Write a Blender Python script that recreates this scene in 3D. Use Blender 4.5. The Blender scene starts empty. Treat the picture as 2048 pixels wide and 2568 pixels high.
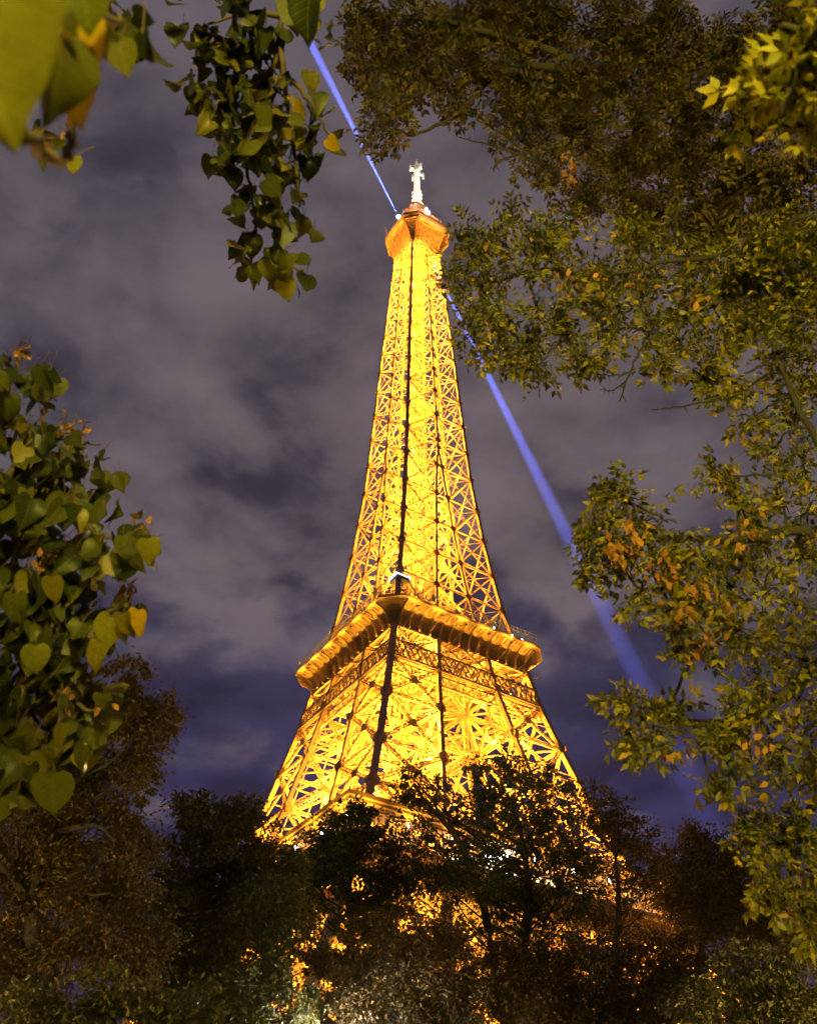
import bpy, math, random
import numpy as np
from mathutils import Vector, Matrix

rnd = random.Random(7)
rng = np.random.default_rng(11)
R_ = math.radians
scene = bpy.context.scene
col = scene.collection

# ------------------------------------------------------------------ camera, sky, exposure
PW, PH, FPX = 2048.0, 2568.0, 2458.85
CAM = np.array([0.0, 0.0, 1.71])
YAW, PITCH, ROLL = -0.0117, 0.7156, 0.0068
_f = np.array([math.sin(YAW) * math.cos(PITCH), math.cos(YAW) * math.cos(PITCH), math.sin(PITCH)])
_r = np.array([math.cos(YAW), -math.sin(YAW), 0.0])
_u = np.cross(_r, _f)
_c, _s = math.cos(ROLL), math.sin(ROLL)
RIGHT, UP, FWD = _c * _r + _s * _u, -_s * _r + _c * _u, _f

cd = bpy.data.cameras.new("camera")
cam = bpy.data.objects.new("camera", cd)
col.objects.link(cam)
cam.matrix_world = Matrix(((RIGHT[0], UP[0], -FWD[0], CAM[0]), (RIGHT[1], UP[1], -FWD[1], CAM[1]),
                           (RIGHT[2], UP[2], -FWD[2], CAM[2]), (0, 0, 0, 1)))
cd.sensor_fit = 'HORIZONTAL'
cd.sensor_width = 36.0
cd.lens = 36.0 * FPX / PW
cd.clip_start, cd.clip_end = 0.05, 20000
cd.dof.use_dof = True
cd.dof.focus_distance = 160.0
cd.dof.aperture_fstop = 9.0
scene.camera = cam

scene.view_settings.view_transform = 'Standard'
scene.view_settings.look = 'None'
scene.view_settings.exposure = 0.0
scene.view_settings.gamma = 1.0
cy = scene.cycles
cy.max_bounces, cy.diffuse_bounces, cy.glossy_bounces = 4, 1, 1
cy.transmission_bounces, cy.volume_bounces, cy.transparent_max_bounces = 2, 0, 8
cy.sample_clamp_indirect = 6.0
cy.use_denoising = True
cy.volume_max_steps = 64


def N(nt, typ, **kw):
    n = nt.nodes.new(typ)
    for k, v in kw.items():
        setattr(n, k, v)
    return n


def setin(n, **kw):
    for k, v in kw.items():
        n.inputs[k.replace('_', ' ')].default_value = v


def math_node(nt, op, a, b=None, clamp=False):
    n = N(nt, 'ShaderNodeMath', operation=op, use_clamp=clamp)
    for i, x in enumerate((a, b)):
        if x is None:
            continue
        if isinstance(x, (int, float)):
            n.inputs[i].default_value = x
        else:
            nt.links.new(x, n.inputs[i])
    return n.outputs[0]


def ramp(nt, fac, stops, interp='LINEAR'):
    n = N(nt, 'ShaderNodeValToRGB')
    cr = n.color_ramp
    cr.interpolation = interp
    while len(cr.elements) < len(stops):
        cr.elements.new(0.5)
    for e, (p, c) in zip(cr.elements, stops):
        e.position = p
        e.color = (*c, 1.0) if len(c) == 3 else c
    nt.links.new(fac, n.inputs[0])
    return n.outputs[0]


# night sky: dark blue air with low cloud lit from the city below
world = bpy.data.worlds.new("World")
scene.world = world
world.use_nodes = True
nt = world.node_tree
nt.nodes.clear()
out = N(nt, 'ShaderNodeOutputWorld')
bg = N(nt, 'ShaderNodeBackground')
nt.links.new(bg.outputs[0], out.inputs[0])
tc = N(nt, 'ShaderNodeTexCoord')
sep = N(nt, 'ShaderNodeSeparateXYZ')
nt.links.new(tc.outputs['Generated'], sep.inputs[0])
zc = math_node(nt, 'ADD', math_node(nt, 'MAXIMUM', sep.outputs[2], 0.0), 0.10)
cmb = N(nt, 'ShaderNodeCombineXYZ')
nt.links.new(math_node(nt, 'DIVIDE', sep.outputs[0], zc), cmb.inputs[0])
nt.links.new(math_node(nt, 'DIVIDE', sep.outputs[1], zc), cmb.inputs[1])
mp = N(nt, 'ShaderNodeMapping')
mp.inputs['Location'].default_value = (3.1, 1.7, 0.4)
nt.links.new(cmb.outputs[0], mp.inputs[0])
n1 = N(nt, 'ShaderNodeTexNoise')
setin(n1, Scale=5.2, Detail=7.0, Roughness=0.52, Distortion=0.25)
nt.links.new(mp.outputs[0], n1.inputs['Vector'])
n2 = N(nt, 'ShaderNodeTexNoise')
setin(n2, Scale=1.7, Detail=3.0, Roughness=0.5)
nt.links.new(mp.outputs[0], n2.inputs['Vector'])
mixn = math_node(nt, 'ADD', math_node(nt, 'MULTIPLY', n1.outputs[0], 0.65), math_node(nt, 'MULTIPLY', n2.outputs[0], 0.35))
elev = N(nt, 'ShaderNodeMapRange', interpolation_type='SMOOTHSTEP')
setin(elev, **{'From_Min': 0.40, 'From_Max': 0.80, 'To_Min': -0.11, 'To_Max': 0.15})
nt.links.new(sep.outputs[2], elev.inputs[0])
cover = math_node(nt, 'ADD', mixn, elev.outputs[0])
fac = N(nt, 'ShaderNodeMapRange', interpolation_type='SMOOTHSTEP')
setin(fac, **{'From_Min': 0.40, 'From_Max': 0.57})
nt.links.new(cover, fac.inputs[0])
low = N(nt, 'ShaderNodeMapRange')
setin(low, **{'From_Min': 0.25, 'From_Max': 0.75})
nt.links.new(sep.outputs[2], low.inputs[0])
blue = ramp(nt, low.outputs[0], [(0.0, (0.020, 0.024, 0.090)), (0.35, (0.027, 0.029, 0.090)), (1.0, (0.040, 0.037, 0.058))])
cloud = ramp(nt, low.outputs[0], [(0.0, (0.034, 0.033, 0.070)), (0.35, (0.092, 0.078, 0.106)), (0.7, (0.122, 0.101, 0.120)), (1.0, (0.122, 0.101, 0.118))])
mx = N(nt, 'ShaderNodeMix', data_type='RGBA')
nt.links.new(fac.outputs[0], mx.inputs[0])
nt.links.new(blue, mx.inputs[6])
nt.links.new(cloud, mx.inputs[7])
n4 = N(nt, 'ShaderNodeTexNoise')
setin(n4, Scale=6.5, Detail=6.0, Roughness=0.55)
nt.links.new(mp.outputs[0], n4.inputs['Vector'])
n5 = math_node(nt, 'ADD', math_node(nt, 'MULTIPLY', n4.outputs[0], 0.5), math_node(nt, 'MULTIPLY', n1.outputs[0], 0.5))
mv = N(nt, 'ShaderNodeMix', data_type='RGBA', blend_type='MULTIPLY')
mv.inputs[0].default_value = 1.0
nt.links.new(mx.outputs[2], mv.inputs[6])
nt.links.new(ramp(nt, n5, [(0.40, (0.45, 0.48, 0.60)), (0.50, (0.88, 0.88, 0.92)), (0.61, (1.24, 1.20, 1.22))]), mv.inputs[7])
nt.links.new(mv.outputs[2], bg.inputs[0])
bg.inputs[1].default_value = 1.0


def ray(u, v):
    """direction of a photo point (0..1719 by 0..2155 units)"""
    u, v = u * 1.19139, v * 1.19139
    d = RIGHT * ((u - PW / 2) / FPX) + UP * ((PH / 2 - v) / FPX) + FWD
    return d / np.linalg.norm(d)


def at(u, v, d):
    return CAM + ray(u, v) * d


PXR = 2458.85 / 1.19139  # one unit of photo size at distance d is d / PXR metres


# ------------------------------------------------------------------ mesh helpers
class MB:
    def __init__(self):
        self.v, self.f = [], []

    def add(self, vs, fs):
        o = len(self.v)
        self.v.extend([tuple(map(float, p)) for p in vs])
        self.f.extend([tuple(i + o for i in f) for f in fs])

    def box(self, lo, hi):
        (x0, y0, z0), (x1, y1, z1) = lo, hi
        vs = [(x, y, z) for z in (z0, z1) for y in (y0, y1) for x in (x0, x1)]
        self.add(vs, [(0, 2, 3, 1), (4, 5, 7, 6), (0, 1, 5, 4), (2, 6, 7, 3), (0, 4, 6, 2), (1, 3, 7, 5)])

    def beam(self, a, b, w, d=None, n=None):
        a, b = np.asarray(a, float), np.asarray(b, float)
        t = b - a
        L = np.linalg.norm(t)
        if L < 1e-6:
            return
        t = t / L
        n = np.array([0.31, 0.17, 0.93]) if n is None else np.asarray(n, float)
        s = np.cross(t, n)
        if np.linalg.norm(s) < 1e-3:
            s = np.cross(t, np.array([1.0, 0.2, 0.1]))
        s /= np.linalg.norm(s)
        m = np.cross(s, t)
        d = w if d is None else d
        s, m = s * w / 2, m * d / 2
        vs = [a - s - m, a + s - m, a + s + m, a - s + m, b - s - m, b + s - m, b + s + m, b - s + m]
        self.add(vs, [(0, 3, 2, 1), (4, 5, 6, 7), (0, 1, 5, 4), (1, 2, 6, 5), (2, 3, 7, 6), (3, 0, 4, 7)])

    def girder(self, a, b, w, n, fl=0.12, d=0.3, pitch=1.0):
        """lattice girder: two flanges w apart and zigzag lacing, lying in the plane with normal n"""
        a, b, n = (np.asarray(x, float) for x in (a, b, n))
        t = b - a
        L = np.linalg.norm(t)
        s = np.cross(t / L, n)
        s = s / np.linalg.norm(s) * (w - fl) / 2
        self.beam(a - s, b - s, fl, d, n)
        self.beam(a + s, b + s, fl, d, n)
        k = max(2, int(round(L / (w * pitch))))
        for i in range(k):
            p, q = a + t * i / k, a + t * (i + 1) / k
            e = s if i % 2 else -s
            self.beam(p + e, q - e, fl * 0.7, d * 0.5, n)

    def disc(self, c, r, n, th, seg=8):
        c, n = np.asarray(c, float), np.asarray(n, float)
        n = n / np.linalg.norm(n)
        x = np.cross(n, (0.1, 0.2, 1.0))
        x /= np.linalg.norm(x)
        y = np.cross(n, x)
        ring = [c + r * (math.cos(2 * math.pi * (k + .5) / seg) * x + math.sin(2 * math.pi * (k + .5) / seg) * y) for k in range(seg)]
        vs = [p - n * th / 2 for p in ring] + [p + n * th / 2 for p in ring]
        fs = [tuple(range(seg))[::-1], tuple(range(seg, 2 * seg))] + [(k, (k + 1) % seg, seg + (k + 1) % seg, seg + k) for k in range(seg)]
        self.add(vs, fs)

    def tube(self, pts, rad, seg=8, cap=True):
        pts = [np.asarray(p, float) for p in pts]
        if isinstance(rad, (int, float)):
            rad = [rad] * len(pts)
        o = []
        ref = np.array([0.13, 0.31, 0.94])
        for i, p in enumerate(pts):
            t = pts[min(i + 1, len(pts) - 1)] - pts[max(i - 1, 0)]
            t = t / (np.linalg.norm(t) + 1e-9)
            x = np.cross(t, ref)
            if np.linalg.norm(x) < 0.1:
                x = np.cross(t, (1, 0, 0.1))
            x /= np.linalg.norm(x)
            y = np.cross(t, x)
            o += [p + rad[i] * (math.cos(2 * math.pi * k / seg) * x + math.sin(2 * math.pi * k / seg) * y) for k in range(seg)]
        fs = []
        for i in range(len(pts) - 1):
            for k in range(seg):
                k2 = (k + 1) % seg
                fs.append((i * seg + k, i * seg + k2, (i + 1) * seg + k2, (i + 1) * seg + k))
        if cap:
            fs.append(tuple(range(seg))[::-1])
            fs.append(tuple((len(pts) - 1) * seg + k for k in range(seg)))
        self.add(o, fs)

    def loft(self, rings, cap0=True, cap1=True):
        n = len(rings[0])
        fs = []
        for i in range(len(rings) - 1):
            for k in range(n):
                k2 = (k + 1) % n
                fs.append((i * n + k, i * n + k2, (i + 1) * n + k2, (i + 1) * n + k))
        if cap0:
            fs.append(tuple(range(n))[::-1])
        if cap1:
            fs.append(tuple((len(rings) - 1) * n + k for k in range(n)))
        self.add([p for r in rings for p in r], fs)

    def build(self, name, mat, parent=None, smooth=False):
        me = bpy.data.meshes.new(name)
        me.from_pydata(self.v, [], self.f)
        if smooth:
            me.polygons.foreach_set('use_smooth', [True] * len(me.polygons))
        me.materials.append(mat)
        me.update()
        o = bpy.data.objects.new(name, me)
        col.objects.link(o)
        if parent is not None:
            o.parent = parent
        return o


def raw_mesh(name, verts, faces, mat, parent=None, uv=None, smooth=False):
    """verts (n,3), faces (m,k) all with k corners"""
    me = bpy.data.meshes.new(name)
    n, (m, k) = len(verts), faces.shape
    me.vertices.add(n)
    me.vertices.foreach_set('co', np.ascontiguousarray(verts, dtype=np.float32).ravel())
    me.loops.add(m * k)
    me.loops.foreach_set('vertex_index', faces.astype(np.int32).ravel())
    me.polygons.add(m)
    me.polygons.foreach_set('loop_start', np.arange(0, m * k, k, dtype=np.int32))
    if uv is not None:
        l = me.uv_layers.new(name='leaf')
        l.data.foreach_set('uv', np.ascontiguousarray(uv[faces.ravel()], dtype=np.float32).ravel())
    me.update(calc_edges=True)
    if smooth:
        me.polygons.foreach_set('use_smooth', np.ones(m, dtype=bool))
    me.validate()
    me.materials.append(mat)
    o = bpy.data.objects.new(name, me)
    col.objects.link(o)
    if parent is not None:
        o.parent = parent
    return o


def empty(name, loc, rz=0.0):
    o = bpy.data.objects.new(name, None)
    o.location, o.rotation_euler = loc, (0, 0, rz)
    col.objects.link(o)
    return o


def tag(o, label=None, cat=None, group=None, kind=None):
    for k, v in (('label', label), ('category', cat), ('group', group), ('kind', kind)):
        if v:
            o[k] = v
    return o


# ------------------------------------------------------------------ materials
def paint(name, c0, c1, scale=0.6, rough=0.6, metallic=0.0, spec=0.4, bump=0.0):
    m = bpy.data.materials.new(name)
    m.use_nodes = True
    t = m.node_tree
    b = t.nodes['Principled BSDF']
    g = N(t, 'ShaderNodeTexCoord')
    n = N(t, 'ShaderNodeTexNoise')
    setin(n, Scale=scale, Detail=5.0, Roughness=0.6)
    t.links.new(g.outputs['Object'], n.inputs['Vector'])
    t.links.new(ramp(t, n.outputs[0], [(0.3, c0), (0.7, c1)]), b.inputs['Base Color'])
    b.inputs['Roughness'].default_value = rough
    b.inputs['Metallic'].default_value = metallic
    b.inputs['Specular IOR Level'].default_value = spec
    if bump:
        bp = N(t, 'ShaderNodeBump')
        bp.inputs['Strength'].default_value = bump
        n3 = N(t, 'ShaderNodeTexNoise')
        setin(n3, Scale=scale * 6, Detail=6.0)
        t.links.new(g.outputs['Object'], n3.inputs['Vector'])
        t.links.new(n3.outputs[0], bp.inputs['Height'])
        t.links.new(bp.outputs[0], b.inputs['Normal'])
    return m


def glow(name, c, s):
    m = bpy.data.materials.new(name)
    m.use_nodes = True
    b = m.node_tree.nodes['Principled BSDF']
    b.inputs['Base Color'].default_value = (0.5, 0.5, 0.5, 1)
    b.inputs['Emission Color'].default_value = (*c, 1)
    b.inputs['Emission Strength'].default_value = s
    return m


def leaf_mat(name, cols, trans=0.35, veins=False, rough=0.5):
    """leaf surface: each leaf takes its own tint; light passes partly through it"""
    m = bpy.data.materials.new(name)
    m.use_nodes = True
    t = m.node_tree
    b = t.nodes['Principled BSDF']
    o = t.nodes['Material Output']
    g = N(t, 'ShaderNodeNewGeometry')
    c = ramp(t, g.outputs['Random Per Island'], cols)
    if veins:
        uv = N(t, 'ShaderNodeUVMap', uv_map='leaf')
        sp = N(t, 'ShaderNodeSeparateXYZ')
        t.links.new(uv.outputs[0], sp.inputs[0])
        ax = math_node(t, 'ABSOLUTE', sp.outputs[0])
        ph = math_node(t, 'SUBTRACT', math_node(t, 'MULTIPLY', sp.outputs[1], 7.0), math_node(t, 'MULTIPLY', ax, 5.5))
        fr = math_node(t, 'ABSOLUTE', math_node(t, 'SUBTRACT', math_node(t, 'FRACT', ph), 0.5))
        side = math_node(t, 'LESS_THAN', fr, 0.05)
        mid = math_node(t, 'LESS_THAN', ax, 0.016)
        vn = math_node(t, 'MULTIPLY', math_node(t, 'MAXIMUM', side, mid), 0.18)
        mm = N(t, 'ShaderNodeMix', data_type='RGBA')
        t.links.new(vn, mm.inputs[0])
        t.links.new(c, mm.inputs[6])
        mm.inputs[7].default_value = (0.22, 0.22, 0.03, 1)
        nz = N(t, 'ShaderNodeTexNoise')
        setin(nz, Scale=6.0, Detail=4.0)
        t.links.new(uv.outputs[0], nz.inputs['Vector'])
        m2 = N(t, 'ShaderNodeMix', data_type='RGBA', blend_type='MULTIPLY')
        m2.inputs[0].default_value = 0.6
        t.links.new(mm.outputs[2], m2.inputs[6])
        t.links.new(ramp(t, nz.outputs[0], [(0.3, (0.55, 0.5, 0.45)), (0.6, (1, 1, 1))]), m2.inputs[7])
        c = m2.outputs[2]
    t.links.new(c, b.inputs['Base Color'])
    b.inputs['Roughness'].default_value = rough
    b.inputs['Specular IOR Level'].default_value = 0.18
    tr = N(t, 'ShaderNodeBsdfTranslucent')
    t.links.new(c, tr.inputs[0])
    ms = N(t, 'ShaderNodeMixShader')
    ms.inputs[0].default_value = trans
    t.links.new(b.outputs[0], ms.inputs[1])
    t.links.new(tr.outputs[0], ms.inputs[2])
    t.links.new(ms.outputs[0], o.inputs[0])
    return m


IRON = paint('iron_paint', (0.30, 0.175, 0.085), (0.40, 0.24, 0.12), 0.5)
IRON_DK = paint('iron_paint_shaded', (0.16, 0.10, 0.06), (0.24, 0.15, 0.09), 0.4)  # same iron paint, darkened to stand in for shade on recessed panels
MESHM = paint('steel_mesh', (0.20, 0.19, 0.18), (0.30, 0.28, 0.26), 1.0)
WHITE = paint('white_paint', (0.70, 0.66, 0.56), (0.80, 0.76, 0.66), 1.0)
STONE = paint('stone', (0.26, 0.23, 0.19), (0.36, 0.32, 0.27), 0.4, 0.85, bump=0.3)
DARKM = paint('dark_metal', (0.025, 0.025, 0.027), (0.05, 0.05, 0.05), 3.0, 0.5)
BARK = paint('bark', (0.012, 0.009, 0.006), (0.030, 0.023, 0.016), 7.0, 0.9, bump=0.6)
TWIG = paint('twig_bark', (0.03, 0.02, 0.012), (0.06, 0.04, 0.025), 30.0, 0.85)
GRASS = paint('grass_soil', (0.02, 0.035, 0.012), (0.05, 0.055, 0.025), 0.8, 0.95, bump=0.5)
FLOOD = 0.74
GOLD = (1.0, 0.47, 0.040)          # sodium lamp light
E_GOLD = glow('sodium_lens', (1.0, 0.62, 0.16), 40)
E_WHITE = glow('white_lens', (1.0, 0.96, 0.9), 30)
E_WARM = glow('warm_window', (1.0, 0.62, 0.22), 3.0)
E_BLUE = glow('beacon_lens', (0.45, 0.65, 1.0), 40)
E_STRIP = glow('gallery_window_light', (0.45, 0.55, 0.95), 0.75)
E_RED = glow('red_lens', (1.0, 0.03, 0.01), 9)


def lamp(name, typ, loc, power, color, parent=None, radius=0.3, **kw):
    l = bpy.data.lights.new(name, typ)
    l.energy, l.color = power, color
    l.shadow_soft_size = radius
    for k, v in kw.items():
        setattr(l, k, v)
    o = bpy.data.objects.new(name, l)
    o.location = loc
    col.objects.link(o)
    if parent is not None:
        o.parent = parent
    return o


# ------------------------------------------------------------------ ground
gm = MB()
gs = 3000
k = 24
gv = [(-gs + 2 * gs * i / k, -gs + 2 * gs * j / k, 0.0) for j in range(k + 1) for i in range(k + 1)]
gm.add(gv, [(j * (k + 1) + i, j * (k + 1) + i + 1, (j + 1) * (k + 1) + i + 1, (j + 1) * (k + 1) + i) for j in range(k) for i in range(k)])
tag(gm.build('ground', GRASS), kind='structure')

# ------------------------------------------------------------------ the tower
TX, TY, TH = 0.0, 182.43, 0.5907
tower = empty('lattice_tower', (TX, TY, 0), TH)
tag(tower, 'tall iron lattice tower glowing golden with its interior floodlights', 'tower')
ZS = [0, 57.6, 61, 71, 82, 95, 103, 111, 116, 130, 147, 157, 168, 187, 205, 218, 229, 243, 256.8, 265, 276]
HS = [62.5, 32.2, 30.6, 26.6, 23.2, 19.9, 18.0, 16.6, 15.7, 13.2, 11.35, 10.5, 9.6, 8.7, 7.9, 7.4, 6.85, 6.2, 5.57, 5.2, 5.0]
ZG = [0, 57.6, 71, 80.8, 92, 103, 108, 128, 138, 148, 158, 169, 175]
GS_ = [37.5, 16.4, 12.6, 10.5, 8.8, 7.1, 6.6, 4.15, 3.2, 2.3, 1.6, 0.7, 0.0]
Hz = lambda z: float(np.interp(z, ZS, HS))
Gz = lambda z: float(np.interp(z, ZG, GS_))
SIGNS = [(-1, -1), (1, -1), (-1, 1), (1, 1)]


def chord_pt(s, a, b, z):
    h, g = Hz(z), Gz(z)
    return np.array([s[0] * (h if a else g), s[1] * (h if b else g), z])


def face_pt(ax, sgn, x, o, z):
    return np.array([x, sgn * o, z]) if ax == 0 else np.array([sgn * o, x, z])


def chord(mb, fn, nodes, w, gusset, n_out, sub=2):
    zz = []
    for z0, z1 in zip(nodes[:-1], nodes[1:]):
        zz += [z0 + (z1 - z0) * i / sub for i in range(sub)]
    zz.append(nodes[-1])
    for z0, z1 in zip(zz[:-1], zz[1:]):
        mb.beam(fn(z0), fn(z1), w, w, n_out)
    if gusset:
        for z in nodes:
            for n in n_out if isinstance(n_out, list) else [n_out]:
                mb.disc(fn(z) + np.asarray(n, float) * w * 0.5, gusset, n, 0.12)


def floodlight(loc, power, color=GOLD, radius=0.35, aim=None, angle=150, gain=None, bare=False):
    """small projector housing with its lamp just above it"""
    fm = MB()
    fm.box((-0.25, -0.25, -0.22), (0.25, 0.25, 0.05))
    fm.box((-0.05, -0.32, -0.30), (0.05, 0.32, -0.22))
    power *= FLOOD if gain is None else gain
    if bare:
        l = lamp('floodlight_lamp', 'POINT' if aim is None else 'SPOT', loc, power, color, tower, radius)
        if aim is not None:
            l.data.spot_size, l.data.spot_blend = R_(angle), 0.6
            l.rotation_euler = Vector(aim).to_track_quat('-Z', 'Y').to_euler()
        return l
    f = fm.build('floodlight', DARKM, tower)
    f.location = loc
    lm = MB()
    lm.disc((0, 0, 0.08), 0.2, (0, 0, 1), 0.04, 10)
    lm.build('lens', E_GOLD, f)
    if aim is None:
        lamp('floodlight_lamp', 'POINT', (0, 0, 0.5), power, color, f, radius)
    else:
        l = lamp('floodlight_lamp', 'SPOT', (0, 0, 0.3), power, color, f, radius, spot_size=R_(angle), spot_blend=0.6)
        l.rotation_euler = Vector(aim).to_track_quat('-Z', 'Y').to_euler()
    return f


LOW = [0.0, 13, 25.5, 37, 47.5, 57.6]
MID = [58.2, 64.5, 71.9, 81.5, 93.2, 102.9, 111.4]
TOP = [116.4, 127.9, 137.6, 148.1, 157.9, 168.4, 177.7, 187.4, 197.0, 206.0, 214.5, 222.6, 230.1, 238.1, 244.2, 250.8, 256.8, 262.0, 266.5]


def pillar_faces(s):
    sx, sy = s
    return [((1, 0), (1, 1), (sx, 0, 0.0)), ((0, 1), (1, 1), (0, sy, 0.0)),
            ((0, 0), (0, 1), (-sx, 0, 0.0)), ((0, 0), (1, 0), (0, -sy, 0.0))]


for s in SIGNS:
    # lower pillar, ground to first floor
    lo = empty('pillar', (0, 0, 0))
    lo.parent = tower
    for a in (0, 1):
        for b in (0, 1):
            leg = MB()
            for z0, z1 in zip(LOW[:-1], LOW[1:]):
                leg.beam(chord_pt(s, a, b, z0), chord_pt(s, a, b, z1), 1.3, 1.3, (s[0], s[1], 0))
            leg.build('corner_girder', IRON, lo)
    br = MB()
    for (c0, c1, n) in pillar_faces(s):
        for z0, z1 in zip(LOW[:-1], LOW[1:]):
            p, q, u, v = chord_pt(s, *c0, z0), chord_pt(s, *c1, z0), chord_pt(s, *c0, z1), chord_pt(s, *c1, z1)
            br.girder(p, v, 0.9, n, 0.2, 0.5)
            br.girder(q, u, 0.9, n, 0.2, 0.5)
            br.girder(u, v, 0.9, n, 0.2, 0.5)
    br.build('bracing', IRON, lo)
    for a in (0, 1):
        for b in (0, 1):
            pd = MB()
            c = chord_pt(s, a, b, 0)
            rings = [[(c[0] + x * w, c[1] + y * w, z) for x, y in ((-1, -1), (1, -1), (1, 1), (-1, 1))] for w, z in ((3.4, 0.01), (3.2, 1.6), (2.6, 1.9), (2.3, 3.4))]
            pd.loft(rings)
            pd.build('masonry_base', STONE, lo)

    # middle pillar, first floor to second floor
    lo = empty('pillar', (0, 0, 0))
    lo.parent = tower
    for a in (0, 1):
        for b in (0, 1):
            leg = MB()
            ns = [(s[0] if a else -s[0], 0, 0), (0, s[1] if b else -s[1], 0)]
            w = 1.0 if (a and b) else 0.8
            for z0, z1 in zip(MID[:-1], MID[1:]):
                leg.beam(chord_pt(s, a, b, z0), chord_pt(s, a, b, z1), w, w, ns[0])
            for z in (71.9, 81.5, 93.2):
                for n in ns:
                    leg.disc(chord_pt(s, a, b, z) + np.array(n) * (w / 2 + 0.03), 1.15, n, 0.1)
            leg.build('corner_girder', IRON, lo)
    br = MB()
    for fi, (c0, c1, n) in enumerate(pillar_faces(s)):
        for z0, z1 in zip(MID[:-1], MID[1:]):
            p, q, u, v = chord_pt(s, *c0, z0), chord_pt(s, *c1, z0), chord_pt(s, *c0, z1), chord_pt(s, *c1, z1)
            br.girder(p, v, 0.75, n, 0.16, 0.36)
            br.girder(q, u, 0.75, n, 0.16, 0.36)
            br.girder(u, v, 0.7, n, 0.16, 0.36)
            m0, m1 = (p + u) / 2, (q + v) / 2
            br.beam(m0, (p + q + u + v) / 4, 0.2, 0.2)
            br.beam(m1, (p + q + u + v) / 4, 0.2, 0.2)
            br.disc((p + q + u + v) / 4, 0.8, n, 0.5)
    br.build('bracing', IRON, lo)
    inn = MB()   # stairs, lift rails and diaphragms inside the pillar
    for z in MID[1:]:
        cs = [chord_pt(s, a, b, z) for a, b in ((0, 0), (1, 0), (1, 1), (0, 1))]
        inn.beam(cs[0], cs[2], 0.3)
        inn.beam(cs[1], cs[3], 0.3)
    for off in (0.32, 0.45, 0.68):
        for z0, z1 in zip(MID[:-1], MID[1:]):
            q = [chord_pt(s, 0, 0, z) * (1 - off) + chord_pt(s, 1, 1, z) * off for z in (z0, z1)]
            inn.beam(q[0], q[1], 0.28)
    zz = np.arange(58.5, 111, 2.6)
    for i, (z0, z1) in enumerate(zip(zz[:-1], zz[1:])):
        o0, o1 = (0.3, 0.7) if i % 2 else (0.7, 0.3)
        p = chord_pt(s, 0, 0, z0) * (1 - o0) + chord_pt(s, 1, 1, z0) * o0
        q = chord_pt(s, 0, 0, z1) * (1 - o1) + chord_pt(s, 1, 1, z1) * o1
        inn.beam(p, q, 0.9, 0.12, (0, 0, 1))
    inn.build('stair', IRON, lo)
    for z in (61.5, 69, 77, 86, 96, 105.5):
        a, b = 0.42, 0.50
        c = chord_pt(s, 0, 0, z)
        o = chord_pt(s, 1, 1, z)
        ax_ = (chord_pt(s, 0, 0, z + 8) + chord_pt(s, 1, 1, z + 8) - c - o) / 2
        floodlight(c + (o - c) * 0.30, 13000 * (1.6 if z < 90 else 0.8), radius=0.3, aim=tuple(ax_), angle=125)
        floodlight(c + (o - c) * 0.72, 15000 * (1.6 if z < 90 else 0.8), radius=0.3, aim=tuple(ax_), angle=125)
        for fx, fy in ((0.5, 0.06), (0.06, 0.5), (0.3, 0.07), (0.07, 0.8)):
            floodlight((c[0] + (o[0] - c[0]) * fx, c[1] + (o[1] - c[1]) * fy, z + 2 + 3 * fy), 9500 if z < 90 else 5000, radius=0.42, gain=1, bare=True)
    for z in (8, 20, 31, 42, 52):
        floodlight((chord_pt(s, 0, 0, z) + chord_pt(s, 1, 1, z)) / 2, 90000, bare=True)

# first floor gallery
G1 = 35.35
ff = MB()


def ring_sq(mb, ho, hi, z0, z1):
    mb.box((-ho, -ho, z0), (ho, -hi, z1))
    mb.box((-ho, hi, z0), (ho, ho, z1))
    mb.box((-ho, -hi + 0.002, z0), (-hi, hi - 0.002, z1))
    mb.box((hi, -hi + 0.002, z0), (ho, hi - 0.002, z1))


ring_sq(ff, G1, 13.0, 57.3, 58.1)
first = ff.build('first_floor_gallery', IRON, tower)
rf = MB()
ring_sq(rf, G1 + 0.3, 31.5, 63.0, 64.2)
for sx, sy in ((1, -1), (1, 1), (-1, 1), (-1, -1)):
    pass
rf.loft([[(-h, -h, z), (h, -h, z), (h, h, z), (-h, h, z)] for h, z in ((34.6, 62.6), (35.9, 63.6), (35.9, 64.3), (35.7, 64.3))], False, False)
rf.build('gallery_roof', IRON, first)
for ax in (0, 1):
    for sgn in (-1, 1):
        for i in range(9):
            x = -33 + 66 * i / 8
            floodlight(face_pt(ax, sgn, x, 36.4, 61.0), 3000, (1.0, 0.50, 0.03), 0.12, aim=face_pt(ax, sgn, 0, -0.12, 1.0), angle=120, gain=1, bare=True)  # lamps added in open air off the roof, brightening its edge

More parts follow.
